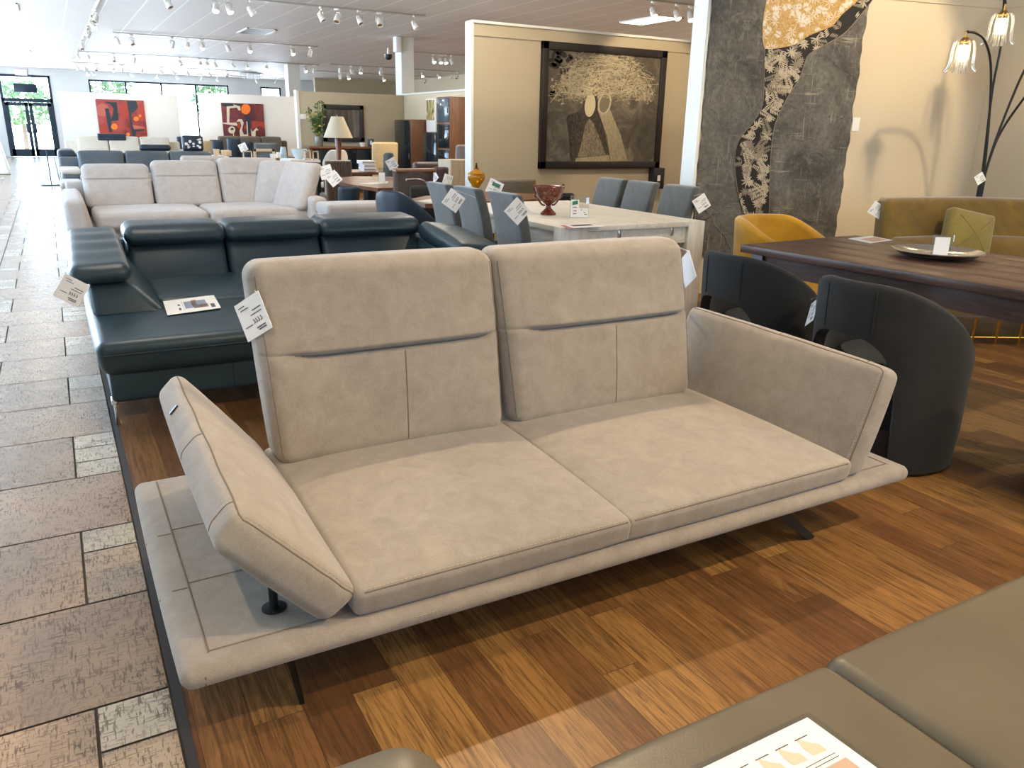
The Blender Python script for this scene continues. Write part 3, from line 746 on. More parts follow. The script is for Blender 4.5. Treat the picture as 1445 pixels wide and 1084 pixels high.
obj('holder', S(box, (-.055, -.004, 0), (.055, .004, .125), .001), M_['acrylic'], st_)
obj('card', S(box, (-.045, -.0055, .008), (.035, -.0042, .11)), M_['paper'], st_, smooth=False)
leaflet([onZ(1197, 337, .764), onZ(1228, 343.5, .764)-onZ(1197, 337, .764), onZ(1228, 333, .764)-onZ(1197, 337, .764)], 0, 'brown and white leaflet lying on the dark dining table beyond the tray', pics=[('printed_picture', tan_ink, [rc(.3, .2, .9, .9)])])
# ------------------------------------------------------------------ white table and grey chairs
wt = thing('dining_table', 'whitewashed oak extending dining table with block legs', 'table', (3.06, 4.735, 0))
w_, l_ = 1.34, 1.97
bm = BM(); box(bm, (.235, 0, .725), (w_-.165, .095, .762), .003); box(bm, (0, .235, .725), (w_, l_-.06, .762), .003); box(bm, (0, .095, .725), (w_-.165, .235, .762), .003); box(bm, (.17, l_-.06, .725), (w_-.165, l_, .762), .003)
obj('tabletop', bm, M_['whitewood'], wt)
for x0, x1, y0, y1 in ((0, .235, 0, .095), (w_-.165, w_, 0, .235), (0, .17, l_-.06, l_), (w_-.165, w_, l_-.06, l_)): obj('leg', S(box, (x0, y0, 0), (x1, y1, .763), .004), M_['whitewood_z'], wt)
bm = BM(); box(bm, (.235, .03, .60), (w_-.165, .055, .725)); box(bm, (.03, .095, .60), (.055, l_-.06, .725)); box(bm, (w_-.055, .235, .60), (w_-.03, l_-.06, .725)); box(bm, (.17, l_-.055, .60), (w_-.165, l_-.03, .725))
ap = obj('apron', bm, M_['whitewood'], wt)
for x in (.52, 1.02): obj('latch', S(box, (x, .024, .66), (x+.03, .031, .72), .002), M_['nickel'], ap)
def grey_chair(loc, rz, label):
    """high-back upholstered chair facing local +x; back at -x"""
    t = thing('dining_chair', label, 'chair', loc, rz, 'grey velvet high back chairs at the white table')
    obj('seat', S(soft, ((0, -.21, .36), (.45, .21, .49)), r=.03, puff=(0, 0, .012), n=5), M_['greyvelvet'], t)
    def df(u, p):
        p.x -= .11*u[2]**2.2; return p
    obj('backrest', S(soft, ((-.03, -.20, .36), (.05, .20, .985)), r=.022, puff=(.006, 0, .004), n=(2, 6, 14), deform=df), M_['greyvelvet'], t)
    for x in (.0, .41):
        for y in (-.19, .155): obj('leg', S(box, (x, y, 0), (x+.035, y+.035, .37), .003), M_['darkwood'], t)
    return t
G = grey_chair((2.87, 5.05, 0), 0, 'grey velvet chair with a large price card, nearest of the row beside the greige sofa')
dup(G, (2.86, 5.62, 0), 0, 'middle grey velvet chair of the row along the near side of the white table')
dup(G, (2.85, 6.12, 0), 0, 'grey velvet chair at the far end of the row, beside the wooden table')
dup(G, (4.62, 5.40, 0), PI, 'grey velvet chair with a price card against the tapestry wall')
dup(G, (4.63, 5.94, 0), PI, 'middle grey velvet chair of the row on the wall side of the white table')
dup(G, (4.64, 6.425, 0), PI, 'grey velvet chair below the framed couple painting, farthest on the wall side')
price_tag(onY(730, 298, 4.78), (-.25, -1, .15), .135, PI/4, 'white price card on the nearest grey velvet chair of the white table', hang=(2.8, 4.86, .9))
price_tag(onY(640, 283, 5.38), (-.25, -1, .15), .13, PI/4+.15, 'white price card between two grey velvet chairs beside the teal sofa', hang=(2.8, 5.45, .9))
price_tag(onY(990, 287, 5.15), (-.35, -1, .1), .125, PI/4-.2, 'white price card on the grey velvet chair in front of the tapestry', hang=(4.66, 5.22, .9))
# footed bowl on the white table
c = onZ(773.5, 303, .763)
fb = thing('urn', 'copper red footed bowl with two curled handles on the white table', 'bowl', (c.x, c.y, .763))
mu = Mat('mottled copper glaze'); n = mu.noise(mu.map(), 30, 6, .6, 1.5); mu.color(mu.ramp(n, [(.35, '#3d170f'), (.55, '#7a3a26'), (.72, '#b98a74')])).set(Roughness=.25); mu.bump(n, .3, .004); mu = mu.m
obj('bowl', S(lathe, [(0, 0), (.062, 0), (.064, .012), (.045, .03), (.022, .055), (.020, .075), (.03, .085), (.055, .105), (.092, .14), (.112, .18), (.118, .215), (.124, .222), (.121, .228), (.110, .222), (.1, .18), (.05, .12), (0, .10)], n=40), mu, fb)
for s in (-1, 1):
    obj('handle', S(tube, sm([(s*.115, 0, .225), (s*.135, 0, .235), (s*.142, 0, .212), (s*.125, 0, .17), (s*.128, 0, .152), (s*.10, 0, .125), (s*.065, 0, .085), (s*.035, 0, .075)]), .0075, 8), mu, fb)
c = onZ(817, 307.5, .763)
sh = thing('sign_holder', 'clear acrylic sign holder with a green printed card on the white table', 'sign holder', (c.x, c.y, .763), math.radians(-22))
obj('holder', S(box, (-.075, -.004, 0), (.075, .004, .17), .001), M_['acrylic'], sh)
cardo = obj('card', S(prism, [(-.07, -.0045, .006), (.068, -.0045, .006), (.068, -.0045, .075), (-.005, -.0045, .075), (-.005, -.0045, .14), (-.07, -.0045, .14)], (0, -.001, 0)), M_['paper'], sh, smooth=False)
bm = BM(); flat(bm, [(-.06, -.006, .098), (-.014, -.006, .106), (-.016, -.006, .134), (-.058, -.006, .126)]); obj('printed_mark', bm, M_['green'], cardo, smooth=False)
bm = BM(); flat(bm, [(-.048, -.006, .05), (-.022, -.006, .05), (-.022, -.006, .058), (-.048, -.006, .058)]); obj('printed_text', bm, M_['redink'], cardo, smooth=False)
bm = BM()
for a, b, c_ in ((-.055, -.02, .078), (-.05, -.025, .03), (.01, .02, .06), (.035, .045, .04), (.04, .06, .025)): flat(bm, [(a, -.006, c_), (b, -.006, c_), (b, -.006, c_+.006), (a, -.006, c_+.006)])
obj('printed_text', bm, M_['ink'], cardo, smooth=False)
o1 = onZ(790, 318.5, .764); leaflet([o1, onZ(803, 322.5, .764)-o1, onZ(838, 316, .764)-o1], 0, 'dark and white brochure with a red edge lying open on the white table', pics=[('printed_picture', dark_ink, [rc(.1, .25, .55, .85)]), ('printed_picture', M_['redink'], [rc(.0, 0, 1, .12)])])
# ------------------------------------------------------------------ tapestry
def tapP(px, py, d=.02): return onP(px, py, T0+TN*d, TN)
def zp(x, y): return (960+x/2.977, y/2.977)
tm = Mat('scuffed grey tapestry cloth'); v = tm.map()
a1 = tm.noise(v, 2.2, 6, .62, .8); a2 = tm.noise(v, 9, 8, .78, .6); a3 = tm.noise(v, 30, 6, .75)
c = tm.mix(tm.ramp(a1, [(.32, 0.), (.68, 1.)]), '#3d3b38', '#77736b'); c = tm.mix(tm.ramp(a2, [(.5, 0.), (.68, .6)]), c, '#8b867c'); c = tm.mix(tm.ramp(a3, [(.35, .5), (.55, 0.)]), c, '#2a2724')
vo = tm.N('ShaderNodeTexVoronoi', feature='DISTANCE_TO_EDGE'); vo.inputs['Scale'].default_value = 2.3; vo.inputs['Randomness'].default_value = 1
nd = tm.N('ShaderNodeVectorMath', operation='MULTIPLY_ADD'); q = tm.n.new('ShaderNodeTexNoise'); q.inputs['Scale'].default_value = 3; tm.L(v, q.inputs['Vector']); tm.L(q.outputs['Color'], nd.inputs[0]); nd.inputs[1].default_value = (.35, .35, .35); tm.L(v, nd.inputs[2]); tm.L(nd.outputs[0], vo.inputs['Vector'])
cre = tm.ramp(vo.outputs['Distance'], [(0., 1.), (.018, 0.)])
c = tm.mix(tm.mix(1., cre, tm.ramp(a1, [(.5, 0.), (.66, .6)]), 'MULTIPLY'), c, '#7d7568')
l1, l2 = tm.noise(tm.map((2.5, 2.5, 60)), 1, 3, .6, .4), tm.noise(tm.map((60, 60, 3)), 1, 3, .6, .4)
ln = tm.mix(1., tm.ramp(l1, [(.62, 0.), (.68, 1.)]), tm.ramp(l2, [(.60, 0.), (.67, 1.)]), 'LIGHTEN')
c = tm.mix(tm.mix(1., ln, tm.ramp(tm.noise(v, 5, 4), [(.45, 0.), (.62, .6)]), 'MULTIPLY'), c, '#b0a898')
tm.color(c).set(Roughness=.75); pb = tm.bump(a1, .5, .03); pb = tm.bump(cre, .5, .01, pb); tm.bump(a3, .3, .004, pb); TAPM = tm.m
sR = (tapP(1204, 160)-T0).dot(TD)
def wav(u, p):
    if u[0] < .02: p += TD*(.006*math.sin(u[2]*31)+.005*math.sin(u[2]*83))
    if u[0] > .98: p += TD*(.007*math.sin(u[2]*27+1)+.006*math.sin(u[2]*71))
    return p
bm = BM(); soft(bm, hexa=[TP(s, d, z) for z in (.35, 2.56) for d in (.019, .006) for s in (.025, sR)], r=.004, n=(30, 1, 90), arc=2, deform=wav)
tap = thing('tapestry', 'tall dark grey textile hanging with a gold panel and a winding band of pale leaves', 'tapestry', (T0.x, T0.y, 0))
cloth = obj('cloth', bm, TAPM, tap, world=True, sharp=60)
goldm = Mat('gold leaf print'); n = goldm.noise(goldm.map(), 26, 6, .7, 2.); goldm.color(goldm.ramp(n, [(.36, '#a07a34'), (.52, '#b8924a'), (.68, '#cdc2a8')])).set(Roughness=.6); goldm = goldm.m
bandm = plain('black printed cloth', '#1d1a17', .8); leafm = plain('pale leaf print', '#b5a891', .7); leafd = plain('dim leaf print', '#857a69', .7)
bl = [(375, -60), (345, 100), (355, 205), (400, 205), (480, 190), (540, 150), (640, 110), (680, 60), (750, 0), (800, -60)]
gold = sm([V((x, y, 0)) for x, y in bl], 4)
flat_ = lambda pts, d: [tapP(*zp(p[0], p[1]), d) for p in pts]
obj('gold_panel', S(prism, flat_(gold, .021), TN*.002), goldm, cloth, world=True)
left = sm([V((x, y, 0)) for x, y in ((355, 205), (352, 300), (345, 440), (300, 520), (245, 590), (228, 680), (240, 800), (262, 890), (275, 1000), (270, 1120))], 4)
right = sm([V((x, y, 0)) for x, y in ((360, 1120), (368, 1000), (374, 890), (377, 720), (385, 600), (402, 510), (450, 410), (500, 330), (522, 270), (545, 225), (650, 165), (700, 130), (760, 60), (800, 10), (830, -40))], 4)
top = [V((x, y, 0)) for x, y in ((800, -40), (750, 0), (680, 60), (640, 110), (540, 150), (480, 190), (400, 205))]
band = left+right+top
obj('leaf_band', S(prism, flat_(band, .021), TN*.0022), bandm, cloth, world=True)
def inside(p, poly):
    r = False; j = len(poly)-1
    for i in range(len(poly)):
        a, b = poly[i], poly[j]
        if (a[1] > p[1]) != (b[1] > p[1]) and p[0] < (b[0]-a[0])*(p[1]-a[1])/(b[1]-a[1])+a[0]: r = not r
        j = i
    return r
def leafpoly(x, y, a, L, w): return [(x+L*t*math.cos(a)-s*w*math.sin(a), y+L*t*math.sin(a)+s*w*math.cos(a)) for t, s in ((0, 0), (.25, .8), (.55, 1), (.85, .5), (1, 0), (.85, -.5), (.55, -1), (.25, -.8))]
def fronds(poly, n, box_, L, w, d, mats, seed, steps=9):
    R = random.Random(seed); bms = [BM() for _ in mats]
    for _ in range(n):
        x, y = R.uniform(box_[0], box_[2]), R.uniform(box_[1], box_[3])
        if not inside((x, y), poly): continue
        a = R.uniform(0, 2*PI); k = R.randrange(len(mats)); LL = L*R.uniform(.7, 1.3); star = R.random() < .45
        for i in range(steps):
            if star: q = [leafpoly(x, y, a+2*PI*i/steps, LL, w)]
            else:
                xx, yy = x+math.cos(a)*i*w*2.7, y+math.sin(a)*i*w*2.7
                q = [leafpoly(xx, yy, a+s*1.0, LL*(1-.06*i), w) for s in (-1, 1)]
            for pl_ in q:
                if all(inside(p, poly) for p in (pl_[0], pl_[2], pl_[4], pl_[6])): flat(bms[k], flat_(pl_, d+.0001*R.random()))
    return bms
for b_, m_ in zip(fronds(band, 620, (225, -40, 800, 1100), 22, 2.9, .0236, (leafm, leafm, leafd), 3), (leafm, leafm, leafd)): obj('leaf_pattern', b_, m_, cloth, world=True, smooth=False)['kind'] = 'stuff'
wl = plain('white leaf print', '#d6d0c4', .7)
for b_, m_ in zip(fronds(gold, 110, (345, -60, 800, 210), 24, 1.3, .0234, (wl,), 5, 7), (wl,)): obj('leaf_pattern', b_, m_, cloth, world=True, smooth=False)['kind'] = 'stuff'
for pts in (left, right): obj('outline', S(tube, flat_(pts, .0235), .004, 5), leafd, cloth, world=True)
p = tapP(*zp(737, 522), .004)
bm = BM(); prism(bm, [p-TD*.04+V((0, 0, -.06)), p+TD*.04+V((0, 0, -.06)), p+TD*.04+V((0, 0, .06)), p-TD*.04+V((0, 0, .06))], TN*.003)
tag(obj('wall_label', bm, M_['paper'], smooth=False), 'small white label on the cream wall beside the edge of the tapestry', 'label')

# ------------------------------------------------------------------ framed painting of a couple under branches
f0, f1, f2, f3 = (onY(*q, PY-.05) for q in ((767, 58.5), (943, 71), (929.5, 237), (760, 239)))
fx0, fx1, fz1, fz0 = (f0.x+f3.x)/2, (f1.x+f2.x)/2, (f0.z+f1.z)/2, (f2.z+f3.z)/2
pa = thing('painting', 'large square dark framed painting of two robed figures sharing a crown of branches', 'painting', ((fx0+fx1)/2, PY, fz0))
fw = .095
bm = BM()
for lo, hi in (((fx0, fz0), (fx1, fz0+fw)), ((fx0, fz1-fw), (fx1, fz1)), ((fx0, fz0), (fx0+fw, fz1)), ((fx1-fw, fz0), (fx1, fz1))): box(bm, (lo[0], PY-.06, lo[1]), (hi[0], PY-.002, hi[1]), .008)
obj('frame', bm, plain('black brown frame', '#1e1613', .45), pa, world=True)
cm = Mat('smoky canvas'); n = cm.noise(cm.map(), 3.2, 7, .65, 1.2); n2 = cm.noise(cm.map(), 40, 5, .7)
cc = cm.ramp(n, [(.3, '#38342d'), (.5, '#585145'), (.72, '#857c6b')]); cc = cm.mix(cm.ramp(n2, [(.5, 0.), (.7, .35)]), cc, '#2c2823'); cm.color(cc).set(Roughness=.7)
cvx0, cvx1, cvz0, cvz1 = fx0+fw-.01, fx1-fw+.01, fz0+fw-.01, fz1-fw+.01
cv = obj('canvas', S(box, (cvx0, PY-.035, cvz0), (cvx1, PY-.004, cvz1)), cm.m, pa, world=True, smooth=False)
def cvp(x, y, d=.036):      # zoomed canvas units: 62..958 across, 122..1005 down
    u = (x-62-(1-(y-122)/883)*24)/(880); v = 1-(y-122-(x-62)*.045)/(870)
    return V((cvx0+(cvx1-cvx0)*min(max(u, 0), 1), PY-d, cvz0+(cvz1-cvz0)*min(max(v, 0), 1)))
dk = plain('painted black brown', '#26221d', .8); cr_ = plain('painted cream', '#b8ab8c', .8); md = plain('painted taupe', '#6f6655', .8)
def hatch(name, c1, c2):
    m = Mat(name); n = m.noise(m.map((30, 30, 9)), 1, 6, .75, 3); m.color(m.ramp(n, [(.42, c1), (.58, c2)])).set(Roughness=.8); return m.m
hd, hl = hatch('dark hatched robe', '#13110e', '#4d463a'), hatch('pale hatched robe', '#85795f', '#a69a7c')
def pp(name, pts, d, m): obj(name, S(flat, [cvp(x, y, d) for x, y in pts]), m, cv, world=True, smooth=False)
pp('painted_figure', [(575, 1010), (540, 800), (455, 575), (462, 480), (500, 450), (575, 455), (570, 520), (555, 575), (650, 790), (715, 1010)], .0362, hl)
pp('painted_figure', [(255, 1010), (240, 760), (222, 650), (250, 620), (310, 598), (345, 560), (352, 500), (375, 465), (440, 455), (462, 500), (462, 590), (505, 700), (575, 1010)], .0366, hd)
pp('painted_robe', [(312, 965), (345, 830), (372, 690), (400, 655), (432, 690), (490, 830), (535, 955)], .0369, hatch('mid hatched robe', '#4a4338', '#8d8169'))
pp('painted_hem', [(300, 970), (560, 955), (572, 1008), (295, 1008)], .0371, hl)
def ell(cx, cy, a, b, t=0, n=18): return [(cx+a*math.cos(q)*math.cos(t)-b*math.sin(q)*math.sin(t), cy+a*math.cos(q)*math.sin(t)+b*math.sin(q)*math.cos(t)) for q in [2*PI*i/n for i in range(n)]]
pp('painted_face', ell(403, 550, 50, 102, .08), .0371, dk); pp('painted_face', ell(402, 550, 42, 93, .08), .0374, cr_)
pp('painted_face', ell(516, 535, 50, 84, .18), .0373, cr_); pp('painted_face', ell(514, 537, 40, 74, .18), .0376, md)
R = random.Random(11); bms = [BM(), BM(), BM()]
for i in range(26):
    x, y = R.uniform(110, 330), R.uniform(140, 470)
    flat(bms[2], [cvp(*q, .0361) for q in ell(x, y, R.uniform(14, 40), R.uniform(10, 24), R.uniform(0, 3), 9)])
for i in range(900):
    a = R.uniform(PI, 2*PI); q = R.random()**.55; x0, y0 = 520+math.cos(a)*395*q, 470+math.sin(a)*335*q+abs(math.cos(a)*q)*50
    dr_ = a+R.choice([0, PI, PI/2, -PI/2, PI/2])+R.uniform(-.6, .6); L = R.uniform(50, 210)
    x1, y1 = x0+math.cos(dr_)*L, y0+math.sin(dr_)*L*.6
    if ((x1-520)/430)**2+((y1-480)/370)**2 > 1 or y1 > 530: continue
    a = dr_; xm, ym = (x0+x1)/2+R.uniform(-25, 25), (y0+y1)/2-R.uniform(0, 40)
    pts = [((1-t)**2*x0+2*t*(1-t)*xm+t*t*x1, (1-t)**2*y0+2*t*(1-t)*ym+t*t*y1) for t in [k/7 for k in range(8)]]
    w = R.uniform(.8, 2.0); d = .0378+R.random()*.0008; b_ = bms[0] if R.random() < .7 else bms[1]
    for (ax, ay), (bx, by) in zip(pts, pts[1:]):
        l = math.hypot(bx-ax, by-ay)+1e-6; nx, ny = -(by-ay)/l*w, (bx-ax)/l*w
        flat(b_, [cvp(ax-nx, ay-ny, d), cvp(bx-nx, by-ny, d), cvp(bx+nx, by+ny, d), cvp(ax+nx, ay+ny, d)])
    if R.random() < .5:
        for k in range(3): flat(b_, [cvp(*q, d+.0001) for q in leafpoly(x1, y1, a+R.uniform(-1, 1), R.uniform(10, 22), R.uniform(2.5, 5.5))])
for b_, m_, nm in zip(bms, (cr_, hl, dk), ('painted_branches', 'painted_branches', 'painted_foliage')): obj(nm, b_, m_, cv, world=True, smooth=False)
for x in (fx0+.45, fx1-.45): obj('hanging_wire', S(cyl, (x, PY-.006, fz1-.02), (x, PY-.006, pz-.15), .003, n=6), M_['nickel'], pa, world=True)
p = onY(925, 250, PY-.04)
sp = tag(obj('speaker', S(box, (p.x-.1, PY-.12, p.z-.16), (p.x+.1, PY, p.z+.13), .01), M_['blackplastic']), 'small black box fixed to the beige partition below the corner of the couple painting', 'speaker')
obj('badge', S(box, (p.x-.03, PY-.125, p.z-.05), (p.x+.02, PY-.119, p.z+.03)), M_['paper'], sp, smooth=False)

# ------------------------------------------------------------------ mustard corner
ms = thing('sofa', 'olive mustard velvet sofa with curving back and brass legs in front of the floor lamp', 'sofa', (5.80, 4.31, 0), math.atan2(-.466, .885))
def mdf(u, p): p.y -= .10*(2*u[0]-1)**2; p.z += .012*math.sin(u[0]*5)*u[2]; return p
ML = 2.3
obj('seat', S(soft, ((.02, -1.12, .20), (ML, -.12, .46)), r=.06, puff=(0, .02, .015), n=8), M_['mustard'], ms)
obj('backrest', S(soft, hexa=[(0, -.24, .22), (ML, -.24, .22), (0, -.02, .22), (ML, -.02, .22), (0, -.12, .955), (ML, -.12, .955), (0, .06, .955), (ML, .06, .955)], r=.05, puff=(.01, .03, 0), n=(12, 2, 8), deform=mdf), M_['mustard'], ms)
obj('back_roll', S(soft, hexa=[(.05, -.36, .44), (ML-.05, -.36, .44), (.05, -.1, .44), (ML-.05, -.1, .44), (.05, -.26, .66), (ML-.05, -.26, .66), (.05, -.1, .66), (ML-.05, -.1, .66)], r=.05, puff=(0, .03, .01), n=(12, 2, 4), deform=mdf), M_['mustard'], ms)
for i in range(14):
    x = .03+i*(ML-.06)/13
    obj('leg', S(cyl, (x, -1.06, 0), (x, -1.06, .215), .010, n=8), M_['gold'], ms)
obj('leg_rail', S(cyl, (.03, -1.06, .05), (ML-.03, -1.06, .05), .008, n=8), M_['gold'], ms)
cu = thing('cushion', 'square pale olive velvet cushion leaning on the mustard sofa', 'cushion', tuple(ms.matrix_basis @ V((.62, -.42, .47))), math.atan2(-.466, .885)+.1)
Mx = Matrix.Rotation(-.28, 4, 'X') @ Matrix.Translation((0, 0, .23)) @ Matrix.Rotation(.2, 4, 'Y')
obj('cover', S(soft, ((-.19, -.05, -.19), (.19, .05, .19)), r=.03, puff=(-.0, .05, -.0), n=10, M=Mx, pw=.8), M_['olive'], cu)
for s in (-1, 1): obj('seam', S(tube, [Mx @ V((s*.13*(1-2*t), -.052-.046*bump(.14+.72*t)**1.4, 0.13*(1-2*t))) for t in [k/10 for k in range(11)]], .003, 5), M_['mustard'], cu)
price_tag(tuple(ms.matrix_basis @ V((-.03, -.15, .86))), (-.6, -.8, .15), .105, PI/4+.25, 'white price card at the end of the mustard sofa back by the tapestry wall', hang=tuple(ms.matrix_basis @ V((0, -.12, .93))))
yc = thing('armchair', 'golden yellow velvet tub chair at the head of the dark dining table', 'armchair', (4.92, 4.38, 0), -PI/2+.22)
barrel(yc, .40, .07, lambda a: .80-.16*sstep(.9, 2.2, abs(a)), lambda a: .06, 2.15, M_['yellow'], .10)
obj('seat', S(lathe, [(0, .1), (.32, .1), (.325, .15), (.325, .40), (.29, .45), (.15, .465), (0, .467)], n=40), M_['yellow'], yc)
obj('base', S(lathe, [(0, 0), (.3, 0), (.3, .1), (0, .1)], n=32), M_['blackplastic'], yc)
# floor lamp with arching arms
LY = 4.25
lb = onY(1382, 275, LY)
fl_ = thing('floor_lamp', 'black floor lamp with five arching arms and glowing crystal bell shades', 'floor lamp', (lb.x, LY, 0))
LX = lb.x
obj('base', S(lathe, [(0, 0), (.16, 0), (.16, .02), (.03, .035), (0, .035)], n=32), M_['black'], fl_)
obj('pole', S(cyl, (0, 0, .03), (0, 0, lb.z+.16), .026, n=16), M_['black'], fl_)
z0 = lb.z+.12
def lampshade(c):
    sh = obj('lamp_shade', S(lathe, [(0, .06), (.02, .06), (.03, .05), (.05, .03), (.05, .02), (0, .02)], c, 20), M_['gold'], fl_)
    bm = BM()
    for i in range(12):
        a = 2*PI*i/12; d = V((math.cos(a), math.sin(a), 0)); c_ = V(c)
        tube(bm, sm([c_+d*.03+V((0, 0, .03)), c_+d*.065+V((0, 0, .035)), c_+d*.085+V((0, 0, -.02)), c_+d*.09+V((0, 0, -.12)), c_+d*.10+V((0, 0, -.17)), c_+d*.125+V((0, 0, -.195))], 3), .005, 6)
    for i in range(10):
        a = 2*PI*i/10; d = V((math.cos(a), math.sin(a), 0)); c_ = V(c); cyl(bm, c_+d*.035+V((0, 0, .0)), c_+d*.035+V((0, 0, -.21)), .006, n=6)
    obj('crystal_rods', bm, M_['crystal'], sh)
    obj('bulb', S(lathe, [(0, 0), (.026, 0), (.03, -.02), (.03, -.10), (.02, -.115), (0, -.115)], c, 16), M_['bulb'], sh)
    obj('hook', S(tube, [V(c)+V((0, 0, .06)), V(c)+V((0, 0, .11))], .006, 6), M_['gold'], sh)
def local(p): return V((p.x-LX, p.y-LY, p.z))
ends = []
s1 = local(onY(1360, 68, LY)); s2 = local(onY(1414, 30, LY))
arms = [([(1390, 230), (1397, 150), (1398, 90), (1390, 58), (1378, 47), (1366, 45)], s1+V((0, 0, .02))), ([(1388, 230), (1400, 130), (1412, 66), (1416, 20)], s2+V((0, 0, .02)))]
for pts, c in arms:
    q = [V((0, 0, z0-.1))]+[local(onY(x, y, LY)) for x, y in pts]
    if c is arms[1][1]: q += [c+V((.10, .1, .30)), c+V((.05, .05, .2))]
    q.append(c+V((0, 0, .11))); obj('arm', S(tube, sm(q, 6), .010, 8), M_['black'], fl_); lampshade(c)
for dx, dy, top_ in ((.62, -.05, .0), (.85, .0, -.25), (.25, .12, .1)):
    q = [V((0, 0, z0-.1)), V((dx*.12, dy*.12, z0+.35)), V((dx*.45, dy*.45, z0+.95+top_)), V((dx*.85, dy*.85, z0+1.25+top_)), V((dx, dy, z0+1.22+top_)), V((dx*1.05, dy*1.05, z0+1.12+top_))]
    if dx < .5: continue
    obj('arm', S(tube, sm(q, 6), .010, 8), M_['black'], fl_); lampshade(q[-1]-V((0, 0, .11)))
price_tag(onY(1383, 252, LY-.04), (-.4, -1, .1), .085, PI/4-.2, 'small white price card on the black pole of the floor lamp', hang=(LX, LY-.028, lb.z+.14))
# ------------------------------------------------------------------ beige sectional in the middle distance
bg = thing('sectional_sofa', 'pale beige fabric sectional sofa with high back cushions behind the teal sofa', 'sofa', (1.8, 10.6, 0))
P = dict(parent=bg, world=True); B = M_['beige']
obj('base', S(soft, ((.10, 10.0, .10), (2.85, 11.3, .30)), r=.03, n=4), B, **P)
obj('seat_cushion', S(soft, ((.33, 9.86, .27), (1.51, 11.0, .455)), r=.06, puff=(0, .01, .02), n=6), B, **P)
obj('seat_cushion', S(soft, ((1.53, 9.86, .27), (2.9, 11.0, .455)), r=.06, puff=(0, .01, .02), n=6), B, **P)
obj('armrest', S(soft, hexa=[(.06, 9.75, .10), (.33, 9.75, .10), (.06, 11.3, .10), (.33, 11.3, .10), (.05, 9.75, .61), (.24, 9.75, .62), (.05, 11.3, .63), (.24, 11.3, .64)], r=.06, puff=(.01, .01, .01), n=6), B, **P)
for a, b, zt_ in ((.29, 1.03, .925), (1.06, 1.83, .965), (1.85, 2.58, 1.0)):
    def cdf(u, p):
        if u[1] < .5:
            g = math.exp(-((u[2]-.66)/.02)**2)*bump(u[0])**.4; p.y += .03*g; p.y -= .02*bump(u[0])**.4*bump(u[2])
        return p
    obj('back_cushion', S(soft, hexa=[(a, 10.75, .43), (b, 10.75, .43), (a, 11.0, .43), (b, 11.0, .43), (a, 11.0, zt_), (b, 11.0, zt_), (a, 11.22, zt_), (b, 11.22, zt_)], r=.07, puff=(.006, 0, .006), n=(8, 2, 40), deform=cdf), B, **P)
for (cx, cy, an, wd_) in ((2.44, 10.62, -.75, .55), (2.52, 10.08, -1.15, .58)):
    Mx = Matrix.Translation((cx, cy, .43)) @ Matrix.Rotation(an, 4, 'Z')
    obj('back_cushion', S(soft, hexa=[(-wd_/2, -.1, 0), (wd_/2, -.1, 0), (-wd_/2, .1, 0), (wd_/2, .1, 0), (-wd_/2, .14, .55), (wd_/2, .14, .55), (-wd_/2, .32, .55), (wd_/2, .32, .55)], r=.07, puff=(.01, .02, 0), n=6, M=Mx), B, **P)
bx0, bx1, bz1 = onY(462, 289, 8.3).x, onY(551, 289, 8.3).x, onY(510, 288, 8.3).z
ob = thing('ottoman', 'long pale beige fabric ottoman at the end of the beige sectional', 'ottoman', ((bx0+bx1)/2, 8.5, 0))
obj('body', S(soft, ((bx0, 8.3, .08), (bx1, 8.72, bz1-.10)), r=.03, n=4), B, ob, world=True); obj('top_cushion', S(soft, ((bx0-.01, 8.28, bz1-.12), (bx1+.01, 8.74, bz1)), r=.045, puff=(0, 0, .01), n=4), B, ob, world=True)
for x in (bx0+.05, bx1-.05):
    for y in (8.34, 8.68): obj('leg', S(cyl, (x, y, 0), (x, y, .09), .02, n=8), M_['black'], ob, world=True)
p = onY(449, 285, 9.7)
obj('armrest', S(soft, ((p.x-.10, 9.6, .25), (p.x+.09, 10.2, .60)), r=.05, n=4), B, **P)
obj('back_panel', S(soft, ((.1, 11.15, .1), (2.6, 11.35, .72)), r=.04, n=4), B, **P)
for x, y in ((.15, 10.05), (2.75, 10.05), (.15, 11.2), (2.75, 11.2)): obj('leg', S(cyl, (x, y, 0), (x, y, .11), .02, n=10), M_['black'], **P)
pc = tag(obj('throw_pillow', S(soft, ((1.45, 11.30, .76), (2.0, 11.40, 1.02)), r=.04, puff=(0, .03, 0), n=6), M_['beige']), 'flat pale pillow edge showing above the middle cushion of the beige sectional', 'cushion')
price_tag(onY(460, 243, 9.9), (-.3, -1, .2), .16, PI/4-.5, 'white price card on the sloping corner cushion of the beige sectional')
price_tag(onY(471, 252, 9.6), (-.3, -1, .2), .15, PI/4-.1, 'white price card in front of the brown pleated chair', hang=onY(478, 246, 9.65))
